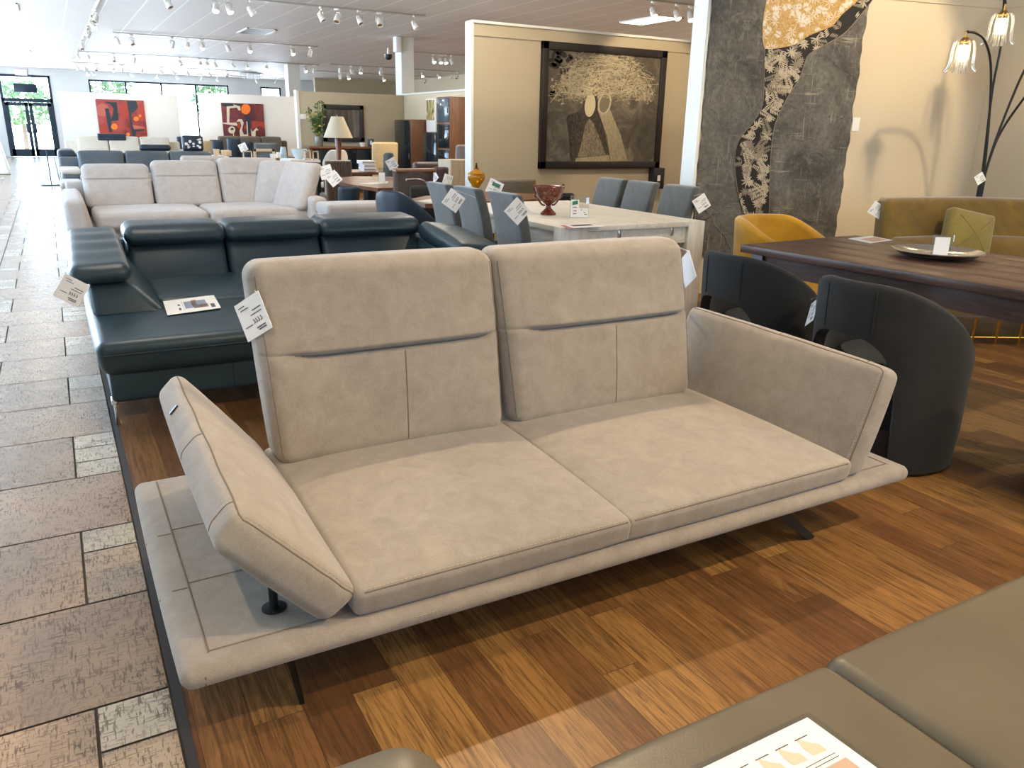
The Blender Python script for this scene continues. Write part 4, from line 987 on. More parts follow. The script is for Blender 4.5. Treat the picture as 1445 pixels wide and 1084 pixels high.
# ------------------------------------------------------------------ middle and far furniture
def pb(x0, y0, x1, y1, Y):
    m = (y0+y1)/2; c = (x0+x1)/2
    return onY(x0, m, Y).x, onY(x1, m, Y).x, onY(c, y1, Y).z, onY(c, y0, Y).z
def rx(px, py=200): p = onY(px, py, 10); return p.x/p.y
def chair(x0, x1, zt, Y, mat, label, group=None, rz=0, style='flat', legm='black', zs=.46):
    """upholstered dining chair; backrest nearest the viewer, seat behind it (local +y)"""
    w = x1-x0; cx = (x0+x1)/2; t = thing('dining_chair', label, 'chair', (cx, Y, 0), rz, group); h = w/2
    def df(u, p): p.y -= .05*u[2]**2; p.y += .05*(2*u[0]-1)**2; return p
    if style == 'pleat':
        bm = BM()
        for i in range(9):
            a = -h+w*i/9; soft(bm, ((a, -.03, zs-.1), (a+w/9, .05, zt)), r=.03, n=3, deform=None)
        obj('backrest', bm, mat, t); obj('piping', S(tube, [(-h, .06, zs), (-h, .06, zt), (h, .06, zt), (h, .06, zs)], .012, 6), M_['cream'], t)
    elif style == 'shell':
        barrel(t, h, .04, lambda a: zt-.22*sstep(.5, 1.9, abs(a)), lambda a: zs-.1, 1.8, mat).rotation_euler = (0, 0, PI/2)
    else: obj('backrest', S(soft, ((-h, -.03, zs-.08), (h, .05, zt)), r=.035, puff=(0, .012, .008), n=(8, 2, 6), deform=df), mat, t)
    if style == 'rim': obj('rim', S(soft, ((-h-.01, -.075, zt-.035), (h+.01, .06, zt+.01)), r=.02, n=4), M_['walnut'], t)
    yo = -h if style == 'shell' else 0
    obj('seat', S(soft, ((-h, .02+yo*.9, zs-.1), (h, .45+yo*.9, zs)), r=.04, puff=(0, 0, .015), n=4), mat, t)
    for a in (-h+.03, h-.05):
        for b in (.03+yo*.6, .40+yo*.9): obj('leg', S(cyl, (a+.01, b, 0), (a+.01, b, zs-.08), .014, .018, 8), M_[legm], t)
    return t
def row_sofa(x0, x1, yf, zt, mat, n, label, zs=.44, arm=.22, za=.6, depth=1., arms=(1, 1), armtop=None, head=False):
    t = thing('sofa', label, 'sofa', ((x0+x1)/2, yf, 0)); P = dict(parent=t, world=True)
    obj('base', S(soft, ((x0+.05, yf+.05, .1), (x1-.05, yf+depth, .28)), r=.03, n=3), mat, **P)
    a, b = x0+(arm if arms[0] else 0), x1-(arm if arms[1] else 0)
    for i in range(n):
        u, v = a+(b-a)*i/n, a+(b-a)*(i+1)/n
        obj('seat_cushion', S(soft, ((u+.005, yf, .26), (v-.005, yf+depth*.75, zs)), r=.05, puff=(0, 0, .015), n=4), mat, **P)
        bc = obj('back_cushion', S(soft, hexa=[(u+.005, yf+depth*.62, zs-.02), (v-.005, yf+depth*.62, zs-.02), (u+.005, yf+depth*.9, zs-.02), (v-.005, yf+depth*.9, zs-.02), (u+.005, yf+depth*.78, zt), (v-.005, yf+depth*.78, zt), (u+.005, yf+depth, zt), (v-.005, yf+depth, zt)], r=.05, puff=(0, .03, .01), n=5), mat, **P)
        if head: obj('headrest', S(soft, ((u+.1, yf+depth*.8, zt-.03), (v-.1, yf+depth*.95, zt+.11)), r=.05, n=4), mat, bc, world=True)
    for k, (u, v) in enumerate(((x0, x0+arm), (x1-arm, x1))):
        if arms[k]:
            ar = obj('armrest', S(soft, ((u, yf-.04, .1), (v, yf+depth, za)), r=.06, puff=(.01, .01, .02), n=5), mat, **P)
            if armtop: obj('arm_pad', S(soft, ((u-.01, yf-.05, za-.03), (v+.01, yf+depth*.9, za+.05)), r=.038, n=4), armtop, ar, world=True)
    obj('back_panel', S(soft, ((x0, yf+depth*.95, .1), (x1, yf+depth+.1, zt-.1)), r=.04, n=3), mat, **P)
    for x in (x0+.08, x1-.08):
        for y in (yf+.1, yf+depth): obj('leg', S(cyl, (x, y, 0), (x, y, .11), .02, n=8), M_['black'], **P)
    return t
# sofas in a line along the aisle
row_sofa(.06, 2.3, 12.4, .70, M_['mauve'], 2, 'low grey mauve sofa with a rounded pale topped arm just behind the beige sectional', arm=.26, za=.58, armtop=M_['beige'])
x0, _, _, zt_ = pb(104, 213, 303, 232, 15.0); x1 = onY(318, 215, 15).x
row_sofa(.10, x1, 14.0, zt_, M_['slate'], 3, 'slate grey leather sofa with three flat back cushions and pale arm pads', arm=.26, za=.68, armtop=M_['cream'])
z0s = zt_; x0, x1, z0, z1 = pb(196, 204, 241, 213, 14.95)
row_sofa(.10, 2.4, 16.4, .86, M_['navy'], 2, 'dark navy leather recliner sofa with a steep padded arm by the aisle', arm=.28, za=.93, depth=.95)
hr = tag(obj('headrest_cushion', S(soft, ((x0, 14.88, z0s+.003), (x1, 15.02, max(z1, z0s+.1))), r=.05, n=5), M_['navy']), 'long dark navy bolster lying along the back of the slate grey sofa', 'cushion')
x0, x1, z0, z1 = pb(90, 193, 255, 214, 21.6)
row_sofa(x0+.02, x1, 20.8, z1, M_['cream'], 3, 'cream leather sofa in front of the first red painting', arm=.25, za=.62)
x0, x1, z0, z1 = pb(138, 192, 178, 197, 21.5)
tag(obj('throw', S(soft, ((x0, 21.52, z1-.10), (x1, 21.84, z1+.05)), r=.03, n=5), M_['navy']), 'dark folded throw over the back of the cream leather sofa', 'throw')
x0, x1, z0, z1 = pb(345, 193, 406, 205, 23.5)
row_sofa(x0-.9, x1, 22.6, z1, plain('grey brown cloth', '#5f574f', .85), 3, 'grey brown sofa standing below the second red painting', arm=.2, za=.6)
# dining corner in front of the second red painting
CG = 'dark chairs of the far dining corner'
def fc(px0, py0, px1, py1, Y, mat, label, **k):
    a, b, _, t = pb(px0, py0, px1, py1, Y); return chair(a, b, t, Y, M_[mat], label, CG, **k)
fc(299, 198, 316, 215, 19, 'navy', 'dark blue dining chair left of the tall blue chair in the far dining corner')
fc(321, 195, 341, 220, 18, 'navy', 'tall dark blue dining chair with a pale edge below the second red painting')
fc(343, 200, 358, 216, 19, 'navy', 'dark blue dining chair right of the tall blue chair with a white card')
fc(359, 202, 391, 218, 17.5, 'slate', 'wide slate grey dining chair behind the standing wooden frame')
fc(272, 199, 299, 212, 21, 'tancream', 'sand coloured low backed chair beyond the slate sofa')
fc(250, 193, 268, 212, 22.6, 'navy', 'small dark chair between the two white partitions')
price_tag(onY(343, 208, 17.8), (-.3, -1, .1), .16, .4, 'white price card between the blue dining chairs of the far corner', hang=onY(344, 202, 17.98))
pt = thing('cushion', 'black and white patterned cushion standing on the far end of the slate sofa', 'cushion', (onY(272, 205, 14.95).x, 14.95, z0s+.004))
bm = BM(); soft(bm, ((-.17, -.05, 0), (.17, .05, .26)), r=.04, puff=(0, .03, 0), n=5); obj('cover', bm, M_['navy'], pt)
bm = BM(); R = random.Random(4)
for i in range(12): disc(bm, (R.uniform(-.13, .13), -.083, R.uniform(.05, .22)), (1, 0, 0), (0, 0, 1), R.uniform(.012, .03), R.uniform(.01, .03), 8)
obj('patches', bm, M_['paper'], pt, smooth=False)
def table(pts, z, mat, label, th=.04, leg='leg', legm='black', grp=None, name='dining_table'):
    """table with a top of any outline (world points) on four legs or a pedestal"""
    c = sum((V(p) for p in pts), V((0, 0, 0)))/len(pts); t = thing(name, label, 'table', (c.x, c.y, 0), 0, grp)
    bm = BM(); prism(bm, [V((p[0], p[1], z-th)) for p in pts], (0, 0, th)); obj('tabletop', bm, mat, t, world=True)
    if leg == 'pedestal':
        obj('pedestal', S(lathe, [(0, 0), (.32, 0), (.32, .03), (.09, .06), (.08, z-.1), (.2, z-th), (0, z-th)], n=20), M_[legm], t)
    else:
        for p in pts if len(pts) == 4 else pts[::2]:
            q = c+(V(p)-c)*.86; obj('leg', S(box, (q.x-.03, q.y-.03, 0), (q.x+.03, q.y+.03, z-th)), M_[legm], t, world=True)
    return t
def quad(px0, px1, py, Y, dep, z): a, b = onY(px0, py, Y).x, onY(px1, py, Y).x; return [(a, Y, 0), (b, Y, 0), (b, Y+dep, 0), (a, Y+dep, 0)]
z_ = onY(305, 221, 16.4).z
table(quad(293, 323, 220, 16.4, .9, 0), z_, M_['white'], 'small white table with a pale mug in the far dining corner')
p = onY(304, 214, 16.8); mg = thing('mug', 'pale mug on the small white table of the far dining corner', 'mug', (p.x, 16.7, z_))
obj('body', S(lathe, [(0, 0), (.05, 0), (.06, .13), (.052, .13), (.045, .01), (0, .01)], n=18), M_['palewood'], mg); obj('handle', S(tube, sm([(.055, 0, .11), (.09, 0, .09), (.085, 0, .05), (.05, 0, .03)]), .008, 6), M_['palewood'], mg)
p = onY(316, 214, 16.8); tag(obj('box', S(box, (p.x-.05, 16.62, z_), (p.x+.11, 16.8, z_+.11), .01), M_['palewood']), 'small tan box beside the mug on the small white table', 'box')
z_ = onY(390, 228, 14.2).z
t5 = quad(362, 404, 228, 14.05, .7, 0); table(t5, z_, M_['palewood'], 'pale wooden table with boxes and frames behind the beige sectional')
for (a, b, c, d, Y, m, l) in ((382, 217, 390, 227, 14.25, 'white', 'white carton on the pale wooden table, left of the brown carton'), (391, 215, 399, 226, 14.45, 'paper', 'white upright carton on the pale wooden table behind the brown carton'), (390, 223, 398, 229, 14.1, 'walnut', 'small brown carton on the front of the pale wooden table')):
    x0, x1, z0, z1 = pb(a, b, c, d, Y); tag(obj('carton', S(box, (x0, Y-.04, z_), (x1, Y+.06, z1), .006), M_[m]), l, 'box', 'cartons on the pale table')
def frame(px0, py0, px1, py1, Y, z0, label, mat='palewood', inner=None):
    x0, x1, _, z1 = pb(px0, py0, px1, py1, Y); t = .018 if x1-x0 < .3 else .045; bm = BM()
    for lo, hi in (((x0, z0), (x0+t, z1)), ((x1-t, z0), (x1, z1)), ((x0, z1-t), (x1, z1)), ((x0, z0), (x1, z0+t))): box(bm, (lo[0], Y-.015, lo[1]), (hi[0], Y+.015, hi[1]), .003)
    o = tag(obj('picture_frame', bm, M_[mat]), label, 'frame', 'empty wooden frames')
    if inner: obj('backing', S(box, (x0+t, Y, z0+t), (x1-t, Y+.01, z1-t)), M_[inner], o, smooth=False)
    return o
frame(358, 210, 388, 228, 14.3, z_, 'wide pale wooden frame standing open on the pale table', inner='slate')
frame(343, 213, 356, 228, 14.7, z_, 'small pale trestle frame behind the beige sectional', 'palewood')
p = onY(402, 210, 14.3); tag(obj('vase', S(lathe, [(0, 0), (.05, 0), (.055, .15), (.04, .24), (.03, .24), (.03, .05), (0, .03)], (p.x-.03, 14.3, z_), 18), plain('pale blue ceramic', '#a9bcc2', .3)), 'pale blue vase at the end of the pale wooden table', 'vase')
zt5 = onY(430, 225, 13.4).z
table(quad(410, 452, 225, 13.2, .7, 0), zt5, M_['white'], 'white table with a pale bowl and two small wooden frames')
p = onY(424, 210, 13.5); tag(obj('bowl', S(lathe, [(0, 0), (.06, 0), (.11, .09), (.13, .16), (.12, .16), (.1, .09), (.05, .02), (0, .02)], (p.x, 13.6, zt5), 24), plain('pale blue bowl glaze', '#b9c6cc', .3)), 'pale blue bowl on the white table behind the beige sectional', 'bowl')
frame(430, 212, 438.5, 225, 13.3, zt5, 'small pale frame on the white table, left one of the pair by the table lamp'); frame(441, 213, 449.5, 225, 13.3, zt5, 'small pale frame on the white table, nearer the table lamp of the pair')
# walnut console with lamp and books
zc = .74
table([(onY(470, 240, 12.6).x, 12.4, 0), (onY(546, 240, 12.6).x, 12.4, 0), (onY(546, 240, 12.6).x, 13.3, 0), (onY(470, 240, 12.6).x, 13.3, 0)], zc, M_['walnut'], 'walnut table under the table lamp and the stack of books')
lp = onY(477, 190, 12.9); tl = thing('table_lamp', 'table lamp with a wide cream shade on a tapering reddish wooden base', 'lamp', (lp.x, 12.9, zc))
zs0, zs1 = onY(477, 194.5, 12.9).z-zc, onY(474, 164.5, 12.9).z-zc; rs0, rs1 = (onY(496.5, 194, 12.9).x-onY(456.7, 194, 12.9).x)/2, (onY(481.5, 165, 12.9).x-onY(465, 165, 12.9).x)/2
rw = wood('reddish wood', ['#5b3020', '#7a4530', '#693a28'], 2, 1, .35)
obj('base', S(lathe, [(0, 0), (.09, 0), (.09, .015), (.03, .03), (.028, .08), (.052, zs0-.02), (.05, zs0+.0), (.02, zs0+.01), (0, zs0+.01)], n=20), rw, tl)
obj('lamp_shade', S(lathe, [(rs0, zs0), (rs1, zs1), (rs1-.006, zs1), (rs0-.008, zs0+.004)], n=36), plain('cream linen shade', '#cfc2a6', .9), tl)
obj('harp', S(cyl, (0, 0, zs0), (0, 0, zs1+.02), .006, n=8), M_['gold'], tl)
zb = zc
for k, (w, h_, l) in enumerate(((.21, .062, 'white book at the bottom of the stack beside the sand coloured chair'), (.20, .055, 'white book in the middle of the stack beside the sand coloured chair'), (.22, .05, 'white book on top of the stack beside the sand coloured chair'))):
    p = onY(519+(k == 2)*(-1.5), 235, 12.7); b_ = tag(obj('book', S(box, (p.x-w/2, 12.6, zb), (p.x+w/2, 12.86, zb+h_), .004), M_['paper']), l, 'book', 'white books on the walnut table')
    obj('spine_line', S(box, (p.x-w/2+.01, 12.598, zb+h_*.4), (p.x+w/2-.01, 12.6, zb+h_*.55)), M_['ink'], b_, smooth=False); zb += h_
def fcs(px0, py0, px1, py1, Y, mat, label, **k):
    a, b, _, t = pb(px0, py0, px1, py1, Y); return chair(a, b, t, Y, M_[mat], label, **k)
fcs(460, 227, 496, 250, 11.7, 'brownfab', 'brown chair with vertical pleats in front of the table lamp', style='pleat')
fcs(455, 211, 490, 232, 14.4, 'cream', 'white shell chair behind the wooden base of the table lamp', style='shell')
fcs(526, 201, 562, 245, 14.6, 'tancream', 'tall sand coloured upholstered chair behind the stack of books')
fcs(542, 216, 556, 250, 11.6, 'greyvelvet', 'narrow pale grey chair with a price card before the tall sand coloured chair')
price_tag(onY(553, 231, 11.5), (-.3, -1, .1), .15, PI/4-.3, 'white price card on the narrow pale grey chair', hang=onY(556, 224, 11.6))
fcs(557, 239, 612, 280, 8.5, 'brownfab', 'dark brown chair with a walnut rim beside the octagonal table', style='rim')
fcs(478, 263, 508, 280, 9.2, 'navy', 'low dark blue chair between the ottoman and the octagonal table', zs=.42)
# octagonal table
oct_ = [onZ(x, y, .75) for x, y in ((473, 251), (500, 248.6), (552, 249.2), (572, 254), (560, 264.5), (533, 265.5), (500, 261), (478, 256.5))]
table(oct_, .75, M_['walnut'], 'octagonal walnut dining table with a pale runner and a white sign', leg='pedestal')
o1 = onZ(506, 259.5, .752); tag(obj('runner', S(prism, [o1, onZ(525, 257.5, .752), onZ(548, 256.5, .752), onZ(546, 259, .752), onZ(520, 261, .752)], (0, 0, .003)), M_['cream'], smooth=False), 'pale crumpled runner on the octagonal walnut table', 'runner')
p = onZ(539, 259, .752); sg = thing('sign_holder', 'white card in a clear holder on the octagonal walnut table', 'sign holder', (p.x, p.y, .754)); obj('holder', S(box, (-.045, -.003, 0), (.045, .003, .19)), M_['acrylic'], sg); obj('card', S(box, (-.04, -.005, .01), (.04, -.0035, .13)), M_['paper'], sg, smooth=False)
# second wooden table with amber jar and shell chairs
t2 = [onZ(x, y, .75) for x, y in ((573, 282), (600, 276.5), (690, 270), (765, 274), (757, 281), (693, 284), (640, 288), (600, 287.5))]
table(t2, .75, M_['walnut'], 'walnut table with an amber glass jar below the couple painting', leg='pedestal')
o1 = onZ(588, 284, .752); tag(obj('runner', S(prism, [o1, onZ(610, 281, .752), onZ(636, 279.5, .752), onZ(640, 285, .752), onZ(612, 287, .752)], (0, 0, .003)), M_['cream'], smooth=False), 'pale striped runner on the walnut table behind the teal sofa', 'runner')
p = onZ(672, 274, .752); jr = thing('jar', 'lidded amber glass jar with a dark finial on the walnut table', 'jar', (p.x, p.y, .752)); k = (p.y/7.6)
am = Mat('amber glass'); am.color('#c88a1e').set(Roughness=.1, Transmission_Weight=.35); am = am.m
zz = lambda py: onY(672, py, p.y).z-.752
obj('bowl', S(lathe, [(0, 0), (.06*k, 0), (.05*k, .02), (.02*k, .04), (.022*k, zz(266)), (.05*k, zz(261)), (.085*k, zz(254)), (.092*k, zz(250)), (.08*k, zz(246)), (.082*k, zz(244)), (.07*k, zz(244)), (0, zz(246))], n=32), am, jr)
ld = obj('lid', S(lathe, [(.088*k, zz(246)), (.09*k, zz(245)), (.05*k, zz(241.5)), (.03*k, zz(240)), (.025*k, zz(238)), (0, zz(238))], n=32), am, jr)
obj('finial', S(lathe, [(.022*k, zz(239)), (.026*k, zz(237.5)), (.008*k, zz(236)), (.014*k, zz(234)), (.006*k, zz(232.5)), (.011*k, zz(231)), (0, zz(229.5))], n=16), plain('dark amber knob', '#4b1d10', .2), ld)
nv = thing('armchair', 'dark blue leather shell chair at the walnut table beside the teal sofa', 'armchair', (onY(580, 290, 6.95).x, 6.95, 0), .5)
barrel(nv, .33, .045, lambda a: .88-.30*sstep(.2, 1.9, abs(a)), lambda a: .36, 2.0, M_['navy'], .2)
obj('seat', S(lathe, [(0, .34), (.27, .34), (.28, .42), (.2, .455), (0, .46)], n=32), M_['navy'], nv)
obj('pedestal', S(lathe, [(0, 0), (.22, 0), (.22, .02), (.03, .04), (.03, .35), (0, .35)], n=24), M_['black'], nv)
p0, p1 = onY(577, 262, 8.2), onY(612, 258, 8.2)
hc = fcs(578, 263, 612, 290, 8.15, 'charcoal', 'dark chair with a thin grey hooped frame behind the walnut table', zs=.42, rz=PI)
w = (p1.x-p0.x)
obj('hoop', S(tube, sm([(-w*.5, -.08, .45), (-w*.48, -.08, p0.z-.12), (-w*.3, -.08, p0.z+.02), (0, -.08, p0.z+.06), (w*.5, -.08, p0.z+.06)], 5), .012, 8), M_['nickel'], hc)
a, b, _, t = pb(691, 252, 753, 282, 8.55)
th_ = chair(a, b, t, 8.5, plain('taupe moulded shell', '#857b68', .6), 'taupe shell chair against the beige partition, left of the copper red bowl', None)
a, b, _, t = pb(742, 272, 800, 290, 7.9); chair(a, b, t, 7.75, M_['blackplastic'], 'low black chair behind the copper red bowl', None, zs=.44)
price_tag(onY(698, 265, 8.2), (-.3, -1, .3), .17, -.45, 'white price card with a green mark beside the amber jar', logo=True, hang=onY(706, 262, 8.42))
# wall of cabinets
def cabinet(pxs, pxm, pxr, pyt, label, front, side, depth=None, rows=1, pyb=None):
    if pxr is not None: y0 = BX1/rx(pxr); xf = rx(pxm)*y0
    else: xf = BX1-depth; y0 = xf/rx(pxm)
    y1 = xf/rx(pxs); zt = onY(pxm, pyt, y0).z
    t = thing('cabinet', label, 'cabinet', (xf, (y0+y1)/2, 0)); P = dict(parent=t, world=True)
    obj('body', S(box, (xf+.02, y0, .05), (BX1-.01, y1, zt), .006), M_[side], **P)
    obj('plinth', S(box, (xf+.05, y0+.03, 0), (BX1-.03, y1-.03, .05)), M_['black'], **P)
    n = len(front)
    for i, m in enumerate(front):
        a, b = zt*(1-i/n)-.02, zt*(1-(i+1)/n)+.02
        d = obj('door', S(box, (xf, y0+.015, max(b, .08)), (xf+.018, y1-.015, a), .003), M_[m], **P)
        obj('handle', S(box, (xf-.02, y0+.05, (a+b)/2-.06), (xf, y0+.06, (a+b)/2+.06), .003), M_['nickel'], d, world=True)
    return t
cabinet(557, 578.5, 603, 168.5, 'tall walnut cabinet with a dark glass front beside the beige partition', ['darkglass'], 'walnut_z')
cabinet(616, 633.5, None, 136, 'tallest walnut display cabinet with blue grey glass doors next to the gallery partition', ['blueglass', 'darkglass', 'darkglass', 'blueglass'], 'walnut_z', .5)
cabinet(597, 615.7, None, 187, 'low black glass fronted cabinet between the two walnut cabinets', ['darkglass'], 'blackplastic', .5)
y0, y1 = BX1/rx(617), BX1/rx(604); z0, z1 = onY(609, 186, (y0+y1)/2).z, onY(609, 139, (y0+y1)/2).z
ap_ = Mat('yellow and charcoal abstract canvas'); n = ap_.noise(ap_.map((1, 2.5, 1)), 1.6, 7, .6, 2.5); ap_.color(ap_.ramp(n, [(.36, '#3c3a38'), (.5, '#b7a561'), (.62, '#cfc7ad')])).set(Roughness=.7)
pn = tag(obj('painting', S(box, (BX1-.04, y0, z0), (BX1-.005, y1, z1), .005), M_['white']), 'small white edged abstract painting in yellow and charcoal above the low black cabinet', 'painting')
obj('canvas', S(box, (BX1-.045, y0+.05, z0+.25), (BX1-.04, y1-.03, z1-.03)), ap_.m, pn, smooth=False)
# sideboard before the beige partition
x0, x1, _, zt_ = pb(437, 207, 532, 235, 18.3); sb = thing('sideboard', 'long walnut topped sideboard with dark doors in front of the beige partition', 'sideboard', ((x0+x1)/2, 18.55, 0)); P = dict(parent=sb, world=True)
obj('top', S(box, (x0, 18.3, zt_-.05), (x1, 18.8, zt_), .01), M_['walnut'], **P)
obj('body', S(box, (x0+.15, 18.36, .12), (x1, 18.79, zt_-.05)), M_['blackplastic'], **P)
for i in range(3):
    a = x0+.16+(x1-x0-.17)*i/3; d = obj('door', S(box, (a+.01, 18.34, .14), (a+(x1-x0-.17)/3-.01, 18.36, zt_-.07), .004), M_['darkglass'], **P)
    obj('handle', S(box, (a+.05, 18.33, .45), (a+.06, 18.345, .57)), M_['nickel'], d, world=True)
obj('leg_panel', S(box, (x0+.02, 18.33, 0), (x0+.08, 18.78, zt_-.05)), M_['walnut'], **P); obj('leg_panel', S(box, (x1-.08, 18.37, 0), (x1-.02, 18.78, .12)), M_['walnut'], **P)
p = onY(450, 200, 18.55); vs = thing('vase', 'smoky glass vase of green and yellow flower stems on the sideboard', 'vase', (p.x, 18.55, zt_))
hv = onY(450, 193, 18.55).z-zt_; obj('vessel', S(lathe, [(0, 0), (.085, 0), (.095, hv*.5), (.09, hv), (.082, hv), (.08, .03), (0, .03)], n=24), plain('smoky grey glass', '#6d6c62', .15), vs)
R = random.Random(9); lf_, fw_ = BM(), BM(); stx = BM()
for i in range(22):
    a = R.uniform(0, 2*PI); s = R.uniform(.04, .25); h_ = R.uniform(.35, .78)
    pts = sm([(0, 0, .05), (s*.3*math.cos(a), s*.3*math.sin(a)*.5, hv+.1), (s*math.cos(a), s*math.sin(a)*.5, hv+h_)], 4); tube(stx, pts, .006, 5)
    for q in pts[4:]:
        for _ in range(3):
            u = V((R.gauss(0, 1), R.gauss(0, 1), R.gauss(0, 1))).normalized(); v = u.orthogonal().normalized(); l = R.uniform(.03, .06); c = V(q)+u*l
            flat(lf_ if R.random() < .75 else fw_, [c-u*l, c+v*l*.4, c+u*l, c-v*l*.4])
obj('stems', stx, M_['foliage'], vs); obj('foliage', lf_, M_['foliage'], vs, smooth=False); obj('flowers', fw_, plain('pale yellow petals', '#c9b668', .7), vs, smooth=False)
x0, x1, z0, z1 = pb(455, 148, 513, 200, BY-.02); pq = thing('painting', 'dark framed square picture of vertical grey brown bands over the sideboard', 'painting', ((x0+x1)/2, BY, z0)); P = dict(parent=pq, world=True)
bm = BM(); f_w = .10
for lo, hi in (((x0, z0), (x1, z0+f_w)), ((x0, z1-f_w), (x1, z1)), ((x0, z0), (x0+f_w, z1)), ((x1-f_w, z0), (x1, z1))): box(bm, (lo[0], BY-.06, lo[1]), (hi[0], BY-.002, hi[1]), .01)
obj('frame', bm, plain('charcoal frame', '#2c2a2a', .5), **P)
bb = Mat('banded grey brown canvas'); n = bb.noise(bb.map((6, 1, .6)), 1, 6, .7, .6); bb.color(bb.ramp(n, [(.35, '#37322f'), (.52, '#5a5049'), (.68, '#7b756b')])).set(Roughness=.7)
obj('canvas', S(box, (x0+.1, BY-.03, z0+.1), (x1-.1, BY-.004, z1-.1)), bb.m, smooth=False, **P)
x0, x1, z0, z1 = pb(519, 196, 527.5, 208, 18.5); cd_ = tag(obj('display_card', S(box, (x0, 18.48, zt_), (x1, 18.52, z1), .004), M_['blueglass']), 'small slate blue card standing on the sideboard beside the sand coloured chair', 'card')
obj('printed_mark', S(disc, ((x0+x1)/2, 18.479, (zt_+z1)/2), (1, 0, 0), (0, 0, 1), .03, .05), M_['paper'], cd_, smooth=False)
x0, x1, z0, z1 = pb(508, 202, 515, 207, 18.5); tag(obj('dish', S(lathe, [(0, 0), (.05, 0), (.08, .09), (.07, .09), (.04, .02), (0, .02)], ((x0+x1)/2, 18.5, zt_), 20), M_['white']), 'small white dish on the sideboard under the picture frame', 'dish')
x0, x1, z0, z1 = pb(423.5, 161, 432, 168.5, BY-.02); tag(obj('wall_sign', S(box, (x0, BY-.02, z0), (x1, BY, z1), .004), M_['paper']), 'small white notice at the edge of the beige partition beside the flowers', 'notice')
# brown leather seating beside the gallery partition
x0, x1, _, t = pb(591, 231, 634, 262, 11.6); row_sofa(x0, x1+.35, 11.5, t, M_['maroon'], 1, 'mauve brown leather armchair behind the dark brown chair', arm=.12, za=.6, depth=.7)
fcs(611, 236, 633, 268, 9.9, 'maroon', 'dark maroon leather chair with a hanging price card beside the pale oak cabinet')
price_tag(onY(632, 253, 9.75), (-.3, -1, .1), .12, PI/4+.5, 'white price card on the dark maroon leather chair', hang=onY(630, 244, 9.85))
price_tag(onY(612, 250, 9.6), (-1, -.35, .1), .13, PI/4, 'white price card between the dark brown and the maroon chairs', hang=onY(612, 243, 9.7))
x0, x1, _, t = pb(636, 226, 657, 268, 10.9); oc = thing('cabinet', 'pale ribbed oak cabinet end showing beside the gallery partition', 'cabinet', ((x0+x1)/2, 11, 0)); obj('body', S(box, (x0, 10.9, .05), (x1+.5, 11.35, t), .005), M_['palewood'], oc, world=True); obj('plinth', S(box, (x0+.03, 10.93, 0), (x1+.45, 11.3, .05)), M_['black'], oc, world=True)
for i in range(8): a = x0+.02+i*(x1+.46-x0)/8; obj('rib', S(box, (a, 10.892, .06), (a+.012, 10.9, t-.01)), M_['palewood'], oc, world=True)
fcs(644, 205, 672, 245, 12.2, 'mauve', 'mauve upholstered chair half hidden by the edge of the gallery partition')
# red paintings on the white partitions
def red_painting(px, py0, py1, Y, label, bg1, bg2, shapes, org, sc):
    x0, x1, z0, z1 = pb(px[0], py0, px[1], py1, Y-.03); m = Mat('red brown canvas'); n = m.noise(m.map(), 2.6, 6, .6, 1.5); m.color(m.ramp(n, [(.35, bg1), (.65, bg2)])).set(Roughness=.6)
    o = tag(obj('painting', S(box, (x0, Y-.041, z0), (x1, Y-.001, z1), .006), m.m), label, 'painting')
    for k, (name, mat, pts) in enumerate(shapes):
        q = []
        for x, y in pts:
            w = onY(org[0]+x/sc, org[1]+y/sc, Y-.0425-.0006*k); q.append(V((min(max(w.x, x0), x1), w.y, min(max(w.z, z0), z1))))
        obj(name, S(flat, q), mat, o, smooth=False)
rd, og, tl_, bn, rs = plain('painted dull red', '#a13a2c', .6), plain('painted orange', '#f07a2c', .6), plain('painted blue black', '#23323d', .6), plain('painted bone', '#cfc6b2', .6), plain('painted rose', '#b5604f', .6)
red_painting((138.9, 206), 141, 205, WY1, 'abstract red and blue black painting on the white partition nearest the entrance', '#6b2430', '#a8443a', [
    ('painted_shape', rs, ell(450, 330, 130, 120)), ('painted_shape', rd, ell(470, 730, 140, 130)), ('painted_shape', rd, ell(870, 330, 90, 170)), ('painted_shape', rs, [(1000, 600), (1200, 640), (1250, 670), (1040, 690)]), ('painted_shape', rd, ell(1180, 370, 90, 170)),
    ('painted_shape', tl_, [(480, 180), (720, 190), (755, 525), (600, 540), (640, 450), (660, 300), (590, 220)]), ('painted_shape', tl_, [(500, 300), (570, 300), (620, 560), (620, 740), (580, 740), (540, 560)]), ('painted_shape', tl_, [(905, 160), (1080, 165), (1115, 280), (1040, 370), (985, 390), (1010, 600), (1040, 690), (1230, 690), (1240, 710), (1080, 730), (1060, 880), (1015, 880), (960, 500)]),
    ('painted_shape', og, ell(675, 640, 62, 58)), ('painted_shape', og, ell(1080, 495, 50, 42)), ('painted_shape', og, ell(930, 785, 35, 35)), ('painted_shape', og, ell(1150, 440, 25, 30))], (110, 130), 13.14)
